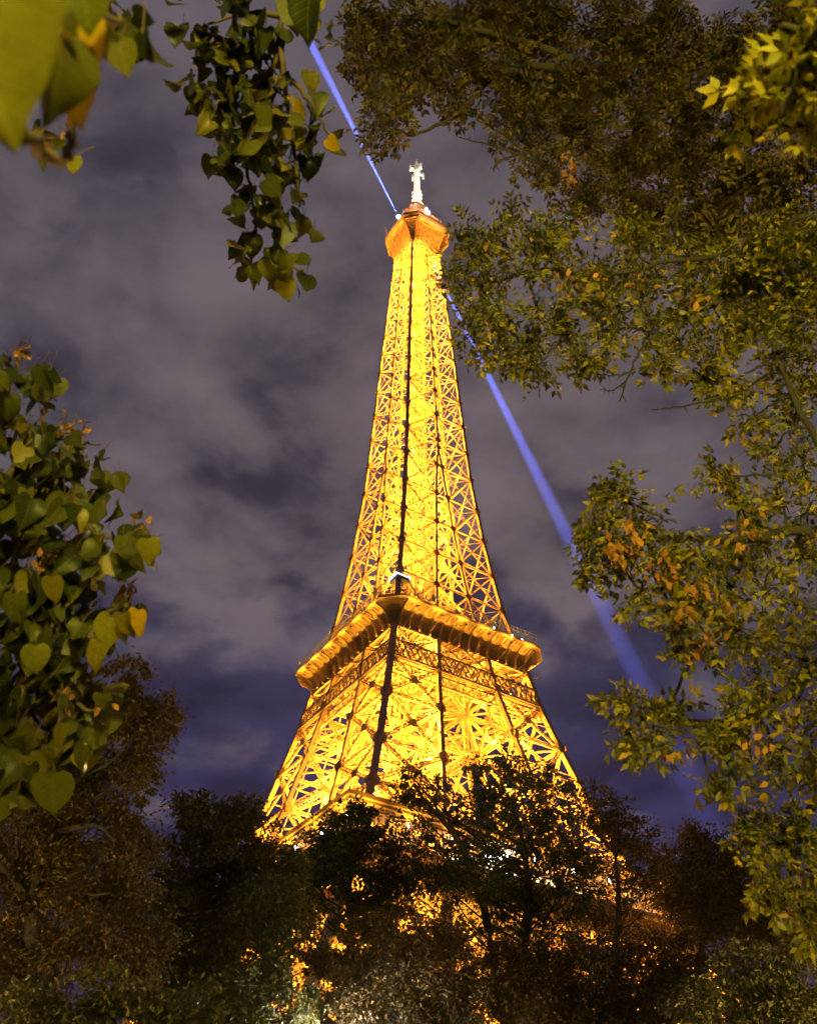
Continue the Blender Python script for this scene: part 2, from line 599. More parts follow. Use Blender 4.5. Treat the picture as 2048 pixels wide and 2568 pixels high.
cn = MB()
ring_sq(cn, 34.2, 33.4, 53.2, 57.298)
for sgn in (-1, 1):
    for i in range(37):
        x = -34 + 68 * i / 36
        for ax in (0, 1):
            P = lambda o, z: (x, sgn * o, z) if ax == 0 else (sgn * o, x, z)
            cn.beam(P(34.3, 53.4), P(35.2, 57.2), 0.35, 0.5)
cn.build('frieze', IRON, first)
ar = MB()
for sgn in (-1, 1):
    for i in range(49):
        x = -35 + 70 * i / 48
        for ax in (0, 1):
            P = lambda o, z: (x, sgn * o, z) if ax == 0 else (sgn * o, x, z)
            ar.beam(P(35.0, 58.1), P(35.0, 63.0), 0.16)
    for ax in (0, 1):
        P = lambda x, o, z: (x, sgn * o, z) if ax == 0 else (sgn * o, x, z)
        ar.beam(P(-35, 35.0, 59.3), P(35, 35.0, 59.3), 0.12)
        ar.beam(P(-35, 35.0, 58.7), P(35, 35.0, 58.7), 0.08)
        ar.beam(P(-35, 35.0, 62.3), P(35, 35.0, 62.3), 0.3)
ar.build('arcade', IRON, first)
for ax in (0, 1):
    for sgn in (-1, 1):
        pv = MB()
        lo_, hi_ = (-14.0, sgn * 24.0 - 5.5), (14.0, sgn * 24.0 + 5.5)
        if ax:
            lo_, hi_ = (lo_[1], lo_[0]), (hi_[1], hi_[0])
        pv.box((*lo_, 58.11), (*hi_, 62.6))
        pav = pv.build('pavilion', IRON_DK, first)
        for i in range(9):
            wn = MB()
            x = -13 + 26 * i / 8
            o = sgn * (29.5 + 0.05)
            if ax == 0:
                wn.box((x - 1.1, min(o, o + sgn * .06), 59.2), (x + 1.1, max(o, o + sgn * .06), 62.0))
            else:
                wn.box((min(o, o + sgn * .06), x - 1.1, 59.2), (max(o, o + sgn * .06), x + 1.1, 62.0))
            wn.build('window', E_WARM, pav)
for sgn in (-1, 1):
    for ax in (0, 1):
        for i in range(9):
            x = -32 + 64 * i / 8
            b = MB()
            b.tube([(0, 0, -0.35), (0, 0, 0.35)], 0.22, 8)
            o = b.build('ceiling_lamp', E_WHITE, first)
            o.location = (x, sgn * 33.6, 62.5) if ax == 0 else (sgn * 33.6, x, 62.5)
            lamp('gallery_lamp', 'POINT', (0, -0.0, -1.0), 900, (1.0, 0.66, 0.2), o, 0.3)
for sgn in (-1, 1):     # big arches between the feet
    for ax in (0, 1):
        am = MB()
        for rr, zt in ((37.0, 50.5), (34.4, 47.0)):
            pts = []
            for i in range(33):
                t = math.pi * i / 32
                x, z = -rr * math.cos(t), 8 + (zt - 8) * math.sin(t) ** 0.85
                o = sgn * (Hz(z) - 0.3)
                pts.append((x, o, z) if ax == 0 else (o, x, z))
            for p, q in zip(pts[:-1], pts[1:]):
                am.beam(p, q, 0.5)
            if rr == 37.0:
                outer = pts
        for i in range(33):
            am.beam(outer[i], pts[i], 0.25)
            if i < 32:
                am.beam(outer[i], pts[i + 1], 0.2)
                am.beam(outer[i + 1], pts[i], 0.2)
        am.build('arch', IRON, tower)

# lattice belt under the second floor, one per face
for ax in (0, 1):
    for sgn in (-1, 1):
        n = face_pt(ax, sgn, 0, 1, 0)
        bm = MB()
        z0, z1 = 102.9, 106.9
        F = lambda t, z, off=0.45: face_pt(ax, sgn, t * (Hz(z) - 0.1), Hz(z) + off, z)
        for z in (z0, z1):
            bm.beam(F(-1, z), F(1, z), 0.34, 0.5, n)
        K = 26
        for i in range(K):
            a, b = -1 + 2 * i / K, -1 + 2 * (i + 1) / K
            a2, b2 = -1 + 2 * (i - .5) / K, -1 + 2 * (i + 1.5) / K
            bm.beam(F(a, z0), F(min(b2, 1), z1), 0.2, 0.2, n)
            bm.beam(F(b, z0), F(max(a2, -1), z1), 0.2, 0.2, n)
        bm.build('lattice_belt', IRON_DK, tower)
        # inner truss below the belt and the bracing between belt and consoles
        tm = MB()
        for off, za, zb in ((-1.2, 100.2, 102.6),):
            for z in (za, zb):
                tm.beam(F(-1, z, off), F(1, z, off), 0.3, 0.5, n)
            for i in range(20):
                a, b = -1 + 2 * i / 20, -1 + 2 * (i + 1) / 20
                tm.beam(F(a, za, off), F(b, zb, off), 0.14)
                tm.beam(F(a, zb, off), F(a, za, off), 0.16)
        for a, b in ((-0.40, 0.0), (0.0, 0.40)):
            tm.girder(F(a, 107.2, 0.0), F(b, 111.3, 0.0), 0.5, n, 0.12, 0.25)
            tm.girder(F(b, 107.2, 0.0), F(a, 111.3, 0.0), 0.5, n, 0.12, 0.25)
        tm.build('cross_truss', IRON, tower)

# horizontal wind bracing between the pillars under the second floor
hb = MB()
for z in (93.2, 103.0, 111.0):
    g, h = Gz(z), Hz(z)
    for sgn in (-1, 1):
        for ax in (0, 1):
            P = lambda x, o: face_pt(ax, sgn, x, o, z)
            hb.girder(P(-g, g), P(g, g), 1.0, (0, 0, 1), 0.2, 0.4)
            if z > 100:
                hb.girder(P(-g, h), P(g, g), 1.0, (0, 0, 1), 0.2, 0.4)
                hb.girder(P(g, h), P(-g, g), 1.0, (0, 0, 1), 0.2, 0.4)
    if z > 100:
        hb.girder((-g, -g, z), (g, g, z), 1.2, (0, 0, 1), 0.22, 0.4)
        hb.girder((-g, g, z), (g, -g, z), 1.2, (0, 0, 1), 0.22, 0.4)
hb.build('wind_bracing', IRON, tower)

# second floor
G2, C2, ZE = 20.5, 3.5, 116.0


def cham(h, c, z):
    return [(-h + c, -h, z), (h - c, -h, z), (h, -h + c, z), (h, h - c, z), (h - c, h, z), (-h + c, h, z), (-h, h - c, z), (-h, -h + c, z)]


CONS = [(16.75, 111.4), (16.95, 112.6), (17.35, 113.6), (18.1, 114.5), (19.1, 115.1), (20.15, 115.42)]
sf = MB()
prof = CONS
sf.loft([cham(h - 0.15, 0.4 + (C2 - 0.4) * (i / 5), z) for i, (h, z) in enumerate(prof)] +
        [cham(G2 - 0.1, C2, 115.45), cham(G2 - 0.1, C2, 115.9)], cap0=False, cap1=False)
hole = 15.0
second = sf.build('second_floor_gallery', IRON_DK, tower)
dk = MB()
for zz_ in (116.0,):
    rings = [cham(G2 - 0.15, C2, zz_), cham(9.5, 1.5, zz_), cham(9.5, 1.5, zz_ - 0.35), cham(G2 - 0.15, C2, zz_ - 0.35)]
    dk.loft(rings + [rings[0]], False, False)
for i in range(-9, 10):      # joists seen from below
    x = i * 1.7
    dk.beam((x, -17.2, 115.2), (x, 17.2, 115.2), 0.25, 0.7, (0, 0, 1))
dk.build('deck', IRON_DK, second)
ed = MB()
rings = [cham(G2 - 0.05, C2, 115.46), cham(G2 + 0.22, C2, 115.52), cham(G2 + 0.22, C2, 116.0), cham(G2 - 0.05, C2, 116.1)]
ed.loft(rings + [rings[0]], False, False)
ed.build('cornice', IRON, second)
# consoles: curved ribs under the overhang
def console(x, ax, sgn):
    pts = [face_pt(ax, sgn, x, o + 0.12, z) for o, z in prof]
    bk = [face_pt(ax, sgn, x, o - 0.16 + 0.02 * i, z + 0.05) for i, (o, z) in enumerate(prof)]
    sd = face_pt(ax, sgn, 0.17, 0, 0)
    if ax == 0:
        sd = np.array([0.14, 0, 0])
    else:
        sd = np.array([0, 0.14, 0])
    b = MB()
    n = len(pts)
    rings = []
    for p, q in zip(pts, bk):
        out_ = p + (p - q) * 1.7
        rings.append([out_ - sd, out_ + sd, q + sd, q - sd])
    b.loft(rings)
    e = face_pt(ax, sgn, x, 20.3, 115.43)
    b.beam(face_pt(ax, sgn, x, 18.9, 114.75), e - np.array([0, 0, 0.12]), 0.34, 0.34, (0, 0, 1))
    return b.build('console', IRON, second)


for ax in (0, 1):
    for sgn in (-1, 1):
        for i in range(14):
            console(-15.6 + 31.2 * i / 13, ax, sgn)
        sm = MB()     # slatted soffit lights up between the consoles
        for i in range(60):
            x = -16.4 + 32.8 * i / 59
            if i % 2:
                continue
            sm.beam(face_pt(ax, sgn, x, 18.6, 114.62), face_pt(ax, sgn, x, 20.1, 115.30), 0.1, 0.2, (0, 0, 1))
        sm.build('soffit_slats', IRON, second)
        for i in range(13):
            x = -14.4 + 28.8 * i / 12
            floodlight(face_pt(ax, sgn, x, 18.95, 113.3), 430, (1.0, 0.50, 0.03), 0.1, aim=face_pt(ax, sgn, 0, 0.12, 1.0), angle=105, gain=1, bare=True)
        for i in range(6):
            x = -14.4 + 28.8 * i / 5
            floodlight(face_pt(ax, sgn, x, 21.7, 113.4), 2600, (1.0, 0.50, 0.03), 0.12, aim=face_pt(ax, sgn, 0, -0.20, 1.0), angle=100, gain=1)
            am_ = MB()
            am_.beam(face_pt(ax, sgn, x, 21.5, 112.92), face_pt(ax, sgn, x, Hz(111) + .1, 111.6), 0.08)
            am_.build('floodlight_arm', IRON_DK, second)
rl = MB()
for ax in (0, 1):
    for sgn in (-1, 1):
        L = G2 - C2
        for z in (116.7, 117.3, 118.3, 119.1):
            rl.beam(face_pt(ax, sgn, -L, G2 - .35, z), face_pt(ax, sgn, L, G2 - .35, z), 0.06)
        for i in range(35):
            x = -L + 2 * L * i / 34
            rl.beam(face_pt(ax, sgn, x, G2 - .35, 116), face_pt(ax, sgn, x, G2 - .55, 119.2), 0.07)
            if i < 34:
                x2 = -L + 2 * L * (i + 1) / 34
                rl.beam(face_pt(ax, sgn, x, G2 - .35, 116.1), face_pt(ax, sgn, x2, G2 - .5, 119), 0.04)
                rl.beam(face_pt(ax, sgn, x2, G2 - .35, 116.1), face_pt(ax, sgn, x, G2 - .5, 119), 0.04)
for sx, sy in SIGNS:
    a = np.array([sx * (G2 - C2), sy * (G2 - .35), 0]); b = np.array([sx * (G2 - .35), sy * (G2 - C2), 0])
    for z in (116.7, 117.3, 118.3, 119.1):
        rl.beam(a + (0, 0, z), b + (0, 0, z), 0.06)
    for i in range(6):
        p = a + (b - a) * i / 5
        rl.beam(p + (0, 0, 116), p + (0, 0, 119.2), 0.07)
rl.build('railing', MESHM, second)
pv = MB()       # upper deck and its kiosks
rings = [cham(13.2, 2.0, 116.02), cham(13.2, 2.0, 119.4), cham(15.6, 2.6, 120.0), cham(15.6, 2.6, 120.5), cham(11, 2, 120.5)]
pv.loft(rings, False, False)
pv.build('upper_deck', IRON_DK, second)
ur = MB()
for ax in (0, 1):
    for sgn in (-1, 1):
        for z in (121.2, 121.9, 122.6):
            ur.beam(face_pt(ax, sgn, -13, 15.4, z), face_pt(ax, sgn, 13, 15.4, z), 0.05)
        for i in range(27):
            x = -13 + i
            ur.beam(face_pt(ax, sgn, x, 15.4, 120.4), face_pt(ax, sgn, x, 15.3, 122.8), 0.06)
ur.build('upper_railing', MESHM, second)
for (x, y, z) in ((6.5, -19.0, 117.6), (9.5, -18.6, 117.4), (11.5, -18.8, 117.7), (14.0, -19, 117.5), (3, -18, 117.3)):
    b = MB()
    b.tube([(0, 0, -0.18), (0, 0, 0.18)], 0.14, 8)
    o = b.build('deck_lamp', E_WHITE, second)
    o.location = (x, y, z)
# shielded searchlight cluster standing at the near corner of the upper deck
cl = MB()
cl.tube([(-13.4, -13.4, 119.9), (-13.4, -13.4, 124.5)], 0.3, 8)
cl.box((-15.0, -15.0, 124.5), (-12.0, -12.0, 125.3))
for i in range(10):
    a = 2 * math.pi * i / 10
    cl.beam((-13.4, -13.4, 123.0), (-13.4 + 2.3 * math.cos(a), -13.4 + 2.3 * math.sin(a), 121.2), 0.09)
lc = cl.build('searchlight_cluster', MESHM, second)
l2 = MB()
l2.box((-15.3, -15.02, 125.31), (-11.6, -11.9, 125.7))
l2.build('lens', glow('cool_lens', (0.75, 0.85, 1.0), 2.2), lc)
for x, y in ((5, 15), (15, 5), (-15, 5), (5, -15), (-5, 15)):
    pass

# upper shaft
inner_nodes = [z for z in TOP if z < 176]
shaft = empty('upper_shaft', (0, 0, 0))
shaft.parent = tower
for s in SIGNS:
    sh = MB()
    fn = lambda z, s=s: chord_pt(s, 1, 1, z)
    for z0, z1 in zip(TOP[:-1], TOP[1:]):
        w = float(np.interp(z0, (116, 266), (0.8, 0.46)))
        sh.beam(fn(z0), fn(z1), w, w, (s[0], 0, 0))
    for z in TOP[1:]:
        r = float(np.interp(z, (116, 266), (1.0, 0.55)))
        w = float(np.interp(z, (116, 266), (0.8, 0.46)))
        for n in ((s[0], 0, 0), (0, s[1], 0)):
            sh.disc(fn(z) + np.array(n) * (w / 2 + 0.02), r, n, 0.08)
    sh.build('corner_girder', IRON, shaft)
for s in SIGNS:
    for a, b in ((0, 1), (1, 0)):
        nn = [z for z in TOP if z < 170] + [175.0]
        mids = MB()
        for z0, z1 in zip(nn[:-1], nn[1:]):
            mids.beam(chord_pt(s, a, b, z0), chord_pt(s, a, b, z1), 0.5, 0.5, (s[0], 0, 0))
        for z in nn[1:-1]:
            n = np.array((s[0], 0, 0) if a else (0, s[1], 0), float)
            mids.disc(chord_pt(s, a, b, z) + n * 0.27, 0.8, n, 0.08)
        mids.build('inner_girder', IRON, shaft)
    nn = [z for z in TOP if z < 150]
    mids = MB()
    for z0, z1 in zip(nn[:-1], nn[1:]):
        mids.beam(chord_pt(s, 0, 0, z0), chord_pt(s, 0, 0, z1), 0.45)
    mids.build('inner_girder', IRON, shaft)
for ax in (0, 1):
    for sgn in (-1, 1):
        n = face_pt(ax, sgn, 0, 1, 0)
        nn = [175.0] + [z for z in TOP if z > 176]
        mids = MB()
        for z0, z1 in zip(nn[:-1], nn[1:]):
            w = float(np.interp(z0, (175, 266), (0.55, 0.36)))
            mids.beam(face_pt(ax, sgn, 0, Hz(z0), z0), face_pt(ax, sgn, 0, Hz(z1), z1), w, w, n)
        for z in nn:
            mids.disc(face_pt(ax, sgn, 0, Hz(z) + 0.26, z), float(np.interp(z, (175, 266), (0.85, 0.5))), n, 0.08)
        mids.build('centre_girder', IRON, shaft)
for ax in (0, 1):
    for sgn in (-1, 1):
        n = face_pt(ax, sgn, 0, 1, 0)
        bm = MB()
        for z0, z1 in zip(TOP[:-1], TOP[1:]):
            wd = float(np.interp(z0, (116, 266), (0.46, 0.26)))
            for e in (-1, 1):
                g0, g1 = (Gz(z0), Gz(z1)) if z0 < 175 else (0.0, 0.0)
                p, q = face_pt(ax, sgn, e * g0, Hz(z0), z0), face_pt(ax, sgn, e * Hz(z0), Hz(z0), z0)
                u, v = face_pt(ax, sgn, e * g1, Hz(z1), z1), face_pt(ax, sgn, e * Hz(z1), Hz(z1), z1)
                if z0 < 190:
                    bm.girder(p, v, wd, n, 0.09, 0.2)
                    bm.girder(q, u, wd, n, 0.09, 0.2)
                    bm.beam((p + u) / 2, (q + v) / 2, 0.1)
                else:
                    bm.beam(p, v, wd * 0.55, 0.14, n)
                    bm.beam(q, u, wd * 0.55, 0.14, n)
                bm.beam(u, v, 0.26, 0.3, n)
            if z0 < 165:     # tie between the two pillars of a face
                g1 = Gz(z1)
                bm.beam(face_pt(ax, sgn, -g1, Hz(z1), z1), face_pt(ax, sgn, g1, Hz(z1), z1), 0.26, 0.3, n)
        bm.build('face_bracing', IRON, shaft)
# inner faces of the four upper pillars
for s in SIGNS:
    bm = MB()
    for z0, z1 in zip(TOP[:-1], TOP[1:]):
        if z0 > 168:
            break
        for (c0, c1, n) in pillar_faces(s)[2:]:
            p, q, u, v = chord_pt(s, *c0, z0), chord_pt(s, *c1, z0), chord_pt(s, *c0, z1), chord_pt(s, *c1, z1)
            bm.girder(p, v, 0.5, n, 0.13, 0.25)
            bm.girder(q, u, 0.5, n, 0.13, 0.25)
            bm.girder(u, v, 0.5, n, 0.13, 0.25)
            bm.beam((p + u) / 2, (q + v) / 2, 0.14)
            if s[0] * s[1] > 0 or z0 < 150:
                bm.beam(p, q, 0.14)
        cs = [chord_pt(s, a, b, z1) for a, b in ((0, 0), (1, 0), (1, 1), (0, 1))]
        bm.beam(cs[0], cs[2], 0.18)
        bm.beam(cs[1], cs[3], 0.18)
    bm.build('inner_bracing', IRON, shaft)
core = MB()
for x, y in ((-1.6, -1.6), (1.6, -1.6), (1.6, 1.6), (-1.6, 1.6)):
    core.beam((x, y, 116), (x, y, 268), 0.28)
zz = np.arange(117, 267, 2.4)
for i, (z0, z1) in enumerate(zip(zz[:-1], zz[1:])):
    c = [(-1.6, -1.6), (1.6, -1.6), (1.6, 1.6), (-1.6, 1.6)]
    for j in range(4):
        a, b = c[j], c[(j + 1) % 4]
        core.beam((*a, z0), (*b, z0), 0.16)
        core.beam((*a, z0), (*b, z1), 0.13)
    core.beam((-1.3 if i % 2 else 1.3, 0.5, z0), (1.3 if i % 2 else -1.3, 0.5, z1), 0.9, 0.1, (0, 0, 1))
core.build('lift_core', IRON, shaft)
for z in np.arange(121, 266, 6.0):
    floodlight((0.9 * (-1) ** int(z), 0.5, float(z)), 4000, radius=0.34, gain=1, bare=True)
dia = MB()
for z in TOP[1:]:
    h = Hz(z)
    dia.beam((-h, -h, z), (h, h, z), 0.18)
    dia.beam((-h, h, z), (h, -h, z), 0.18)
    if z > 170:
        dia.beam((-h, 0, z), (0, h, z), 0.15)
        dia.beam((h, 0, z), (0, h, z), 0.15)
        dia.beam((-h, 0, z), (0, -h, z), 0.15)
        dia.beam((h, 0, z), (0, -h, z), 0.15)
dia.build('diaphragm', IRON, shaft)
pf = MB()
pf.loft([cham(4.2, 0.5, 196.3), cham(4.2, 0.5, 196.7)])
for kq in range(8):
    a_, b_ = np.array(cham(4.1, 0.5, 197.9)), np.array(cham(4.1, 0.5, 196.7))
    pf.beam(a_[kq], a_[(kq + 1) % 8], 0.1)
    pf.beam(a_[kq], b_[kq], 0.1)
pf.build('intermediate_platform', IRON, shaft)
for i, (z0, z1) in enumerate(zip(TOP[:-1], TOP[1:])):
    z = z0 + 0.8
    h = Hz(z)
    if z < 172:
        for s in SIGNS:
            c, o = chord_pt(s, 0, 0, z), chord_pt(s, 1, 1, z)
            floodlight(c + (o - c) * 0.84, 1.3 * float(np.interp(z, (118, 172), (24000, 15000))), radius=0.3, aim=(-s[0], -s[1], 0.75), angle=140, bare=True)
            for fx, fy in ((0.5, 0.08), (0.08, 0.5)):      # small projectors fixed close to the inner lattice
                floodlight((c[0] + (o[0] - c[0]) * fx, c[1] + (o[1] - c[1]) * fy, z + 1.5 + 5 * fx), 5000, radius=0.36, gain=1, bare=True)
    else:
        for e in SIGNS:
            floodlight((e[0] * h * 0.80, e[1] * h * 0.80, z), 1.25 * float(np.interp(z, (172, 262), (11000, 5200))), radius=0.25, aim=(-e[0], -e[1], 0.9), angle=140, bare=True)
        for e in SIGNS:
            w_ = 0.5 + 0.25 * ((i + (e[0] > 0)) % 2)
            floodlight((e[0] * (h - 0.6), e[1] * h * w_, z + 2.2), 2800, radius=0.34, gain=1, bare=True)
            floodlight((e[0] * h * (1.2 - w_), e[1] * (h - 0.6), z + 3.8), 2800, radius=0.34, gain=1, bare=True)

# summit: flared corbel, glazed gallery, open deck, campanile, mast
H3, C3 = 8.53, 3.38
sm = MB()
pr = [(5.15, 0.7, 265.8), (5.3, 0.9, 268.2), (5.8, 1.4, 270.6), (6.7, 2.2, 272.9), (7.8, 3.0, 274.6), (H3 - 0.1, C3, 275.3)]
sm.loft([cham(*q) for q in pr] + [cham(5.0, 1.0, 275.32)], cap0=False, cap1=True)
summit = sm.build('summit_platform', IRON_DK, tower)
rb = MB()
c8 = [cham(h + 0.16, c, z) for h, c, z in pr]
for kq in range(8):
    for i in range(len(c8) - 1):
        rb.beam(c8[i][kq], c8[i + 1][kq], 0.5)
for ax in (0, 1):
    for sgn in (-1, 1):
        for t in (-0.6, -0.2, 0.2, 0.6):
            for (h0, c0, z0), (h1, c1, z1) in zip(pr[:-1], pr[1:]):
                rb.beam(face_pt(ax, sgn, t * (h0 - c0), h0 + 0.1, z0), face_pt(ax, sgn, t * (h1 - c1), h1 + 0.1, z1), 0.2)
        for i, (h0, c0, z0) in enumerate(pr[1:-1]):
            rb.beam(face_pt(ax, sgn, -(h0 - c0), h0 + 0.08, z0), face_pt(ax, sgn, h0 - c0, h0 + 0.08, z0), 0.14)
for kq in range(8):
    for (h0, c0, z0), (h1, c1, z1) in zip(pr[:-1], pr[1:]):
        a, b = np.array(cham(h0 + .1, c0, z0)), np.array(cham(h1 + .1, c1, z1))
        m_ = 4 if kq % 2 == 0 else 2
        for t in range(m_):
            f0, f1 = t / m_, (t + 1) / m_
            k2_ = (kq + 1) % 8
            rb.beam(a[kq] * (1 - f0) + a[k2_] * f0, b[kq] * (1 - f1) + b[k2_] * f1, 0.13)
            rb.beam(a[kq] * (1 - f1) + a[k2_] * f1, b[kq] * (1 - f0) + b[k2_] * f0, 0.13)
rb.build('corbel_rib', IRON, summit)
for ax in (0, 1):
    for sgn in (-1, 1):
        for x in (-3.4, 0.0, 3.4):
            floodlight(face_pt(ax, sgn, x, H3 + 1.9, 274.3), 1800, (1.0, 0.45, 0.03), 0.12, aim=face_pt(ax, sgn, 0, -0.8, 1.0), angle=100, gain=1, bare=True)  # bare lamps added beyond the rim to brighten the summit cornice
gw = MB()
gw.loft([cham(H3 - 0.35, C3, 275.31), cham(H3 - 0.35, C3, 278.3)], False, False)
gw.build('gallery_wall', IRON_DK, summit)
for (ho, z0, z1) in ((H3 + 0.15, 275.25, 276.0), (H3 + 0.3, 277.3, 278.5)):
    bnd = MB()
    rr = [cham(ho - 0.5, C3, z0), cham(ho, C3, z0), cham(ho, C3, z1), cham(ho - 0.5, C3, z1)]
    bnd.loft(rr + [rr[0]], False, False)
    bnd.build('cornice', IRON, summit)
ws = MB()
for ax in (0, 1):
    for sgn in (-1, 1):
        L = H3 - C3 - 0.3
        for i in range(8):
            x0, x1 = -L + 2 * L * i / 8 + 0.07, -L + 2 * L * (i + 1) / 8 - 0.07
            p, q = face_pt(ax, sgn, x0, H3 - 0.33, 276.15), face_pt(ax, sgn, x1, H3 - 0.25, 277.15)
            ws.box(np.minimum(p, q), np.maximum(p, q))
ws.build('window', E_STRIP, summit)
dk3 = MB()
dk3.loft([cham(H3 - 0.2, C3, 278.51), cham(H3 - 0.2, C3, 278.7)])
dk3.loft([cham(4.8, 1.5, 278.71), cham(4.8, 1.5, 283.5), cham(5.6, 2.0, 284.0), cham(5.6, 2.0, 284.4), cham(3.4, 1.0, 285.2), cham(3.0, 1.0, 290.0), cham(2.6, 0.8, 294.5),
          cham(2.9, 0.9, 294.8), cham(2.9, 0.9, 295.3), cham(2.2, 0.7, 296.5), cham(1.5, 0.5, 299.2)])
dk3.build('campanile', IRON, summit)
cg = MB()
for z in (279.6, 280.6, 281.6, 282.6, 283.4):
    r8 = cham(7.2, 2.6, z)
    for kq in range(8):
        cg.beam(r8[kq], r8[(kq + 1) % 8], 0.12)
for kq in range(8):
    for t in np.linspace(0, 1, 7)[:-1]:
        a, b = np.array(cham(7.2, 2.6, 278.7)), np.array(cham(7.2, 2.6, 283.5))
        cg.beam(a[kq] * (1 - t) + a[(kq + 1) % 8] * t, b[kq] * (1 - t) + b[(kq + 1) % 8] * t, 0.12)
        cg.beam(b[kq] * (1 - t) + b[(kq + 1) % 8] * t, b[kq] * .7 * (1 - t) + b[(kq + 1) % 8] * .7 * t + (0, 0, 283.5 * .3 + .2), 0.1)
cg.build('safety_cage', IRON, summit)
ant = MB()
for (x, y, z0, L, tx, ty) in ((-8.9, 3.5, 277, 4.0, -1.2, .2), (8.6, -5.6, 279, 4.6, .4, -.1), (8.9, 3.5, 276, 2.4, 1.5, 0), (-6.5, -7.5, 279, 3.0, -.2, -.3), (-4, -8.2, 279, 2.2, 0, -.3), (7.5, -7, 279, 3.5, 0.3, -.3), (-8, -4.5, 279, 3.0, -.5, 0)):
    ant.beam((x, y, z0), (x + tx, y + ty, z0 + L), 0.16)
    ant.beam((x + tx * .6, y + ty * .6 - .5, z0 + L * .6), (x + tx * .6, y + ty * .6 + .5, z0 + L * .6), 0.12)
ant.build('aerial', IRON, summit)
for ax, sgn, x in ((0, -1, -2.6), (0, -1, 2.6), (1, -1, -2.6), (1, -1, 2.6), (0, 1, 0.0), (1, 1, 0.0)):
    f = floodlight(face_pt(ax, sgn, x, 6.9, 262.5), 6500, (1.0, 0.40, 0.035), 0.12, aim=face_pt(ax, sgn, 0, 0.05, 1.0), angle=100, gain=3.2)
    am_ = MB()
    am_.beam(face_pt(ax, sgn, x, 5.3, 262.1), face_pt(ax, sgn, x, 7.0, 262.2), 0.1)
    am_.build('floodlight_arm', IRON_DK, shaft)
for x, y in ((-5.6, -6.6), (6.2, -6.0), (6.2, 4), (-6.3, 4), (1.0, -6.6)):
    floodlight((x, y, 279.2), 2600, (1.0, 0.42, 0.04), 0.2, gain=1.5)
for x, y in ((-3.9, -3.9), (3.9, -3.9), (0, -4.6)):
    floodlight((x, y, 285.0), 1500, (1.0, 0.42, 0.04), 0.2, gain=1.5)

mast = MB()
for (sx, sy) in SIGNS:
    mast.beam((sx * .75, sy * .75, 299.2), (sx * .6, sy * .6, 318), 0.22)
for i, z in enumerate(np.arange(299.6, 318, 0.72)):
    w = float(np.interp(z, (299, 318), (.85, .68)))
    mast.loft([[(-w, -w, z), (w, -w, z), (w, w, z), (-w, w, z)], [(-w, -w, z + .36), (w, -w, z + .36), (w, w, z + .36), (-w, w, z + .36)]])
mast = mast.build('broadcast_mast', WHITE, tower)
bl = MB()
for i, z in enumerate(np.arange(300.0, 307.6, 0.9)):
    w = 1.55 - 0.07 * i
    bl.loft([[(w * math.cos(2 * math.pi * (k_ + .5) / 8), w * math.sin(2 * math.pi * (k_ + .5) / 8), zz_) for k_ in range(8)] for zz_ in (z, z + 0.55)])
for a in range(8):
    for z in (300.6, 303.0, 305.4):
        ca, sa = math.cos(a * math.pi / 4 + .39), math.sin(a * math.pi / 4 + .39)
        bl.beam((1.3 * ca, 1.3 * sa, z), (1.75 * ca, 1.75 * sa, z + .1), 0.16, 1.4, (0, 0, 1))
bl.build('antenna_drum', WHITE, mast)
cr = MB()
for ax in (0, 1):
    L = 2.7
    cr.beam(face_pt(ax, 1, 0, -L, 319.4), face_pt(ax, 1, 0, L, 319.4), 0.7, 0.9, (0, 0, 1))
    for e in (-1, 1):
        cr.beam(face_pt(ax, 1, 0, e * L, 317.6), face_pt(ax, 1, 0, e * L, 321.4), 0.55)
        cr.beam(face_pt(ax, 1, 0, e * L * .75, 319.8), face_pt(ax, 1, 0, 0, 323.0), 0.45)
cr.tube([(0, 0, 318), (0, 0, 319.8), (0, 0, 323.5), (0, 0, 323.8), (0, 0, 324.2), (0, 0, 327.6)], [1.1, 1.15, .8, 1.0, .45, .5], 10)
for e in (-1, 1):
    cr.beam((-1.2 * e, -1.2, 324.0), (1.2 * e, 1.2, 324.0), 0.3)
cr.build('cross_arm', WHITE, mast)
for (x, y, z, pw) in ((-3.5, -5, 299, 4500), (5.0, -3.0, 299, 9000), (-4.5, 3, 308, 1500), (4, -4.5, 313, 3000), (-4, -4, 315, 2000)):
    lamp('mast_lamp', 'POINT', (x, y, z), pw, (1.0, 0.93, 0.80), mast, 0.15)
rd = MB()
rd.tube([(0, 0, -.5), (0, 0, -.3), (0, 0, .3), (0, 0, .5)], [.3, .62, .62, .3], 12)
o = rd.build('warning_light', E_RED, summit)
TWM = Matrix.Translation((TX, TY, 0)) @ Matrix.Rotation(TH, 4, 'Z')
def to_tower(p):
    return np.array(TWM.inverted() @ Vector(p))
def at_z(u, v, z):
    d = ray(u, v)
    return CAM + d * ((z - CAM[2]) / d[2])
o.location = to_tower(at_z(867, 434.5, 294.0))
lamp('warning_lamp', 'POINT', (0, -0.9, 0.2), 500, (1.0, 0.05, 0.02), o, 0.2)

# cluster of white work lights on the first floor
wl_y = -33.2
for (u, v) in ((1030, 1806), (1048, 1812), (1066, 1800), (1078, 1818)):
    d_ = np.array(TWM.inverted().to_3x3() @ Vector(ray(u, v)))
    c_ = to_tower(CAM)
    p_ = c_ + d_ * ((wl_y - c_[1]) / d_[1])
    b = MB()
    b.tube([(0, 0, -.5), (0, 0, -.4), (0, 0, .4), (0, 0, .5)], [.2, .6, .6, .2], 10)
    o = b.build('work_light', E_WHITE, first)
    o.location = p_
    lamp('work_lamp', 'POINT', (0, -0.9, 0.3), 900, (1.0, 0.95, 0.92), o, 0.3)

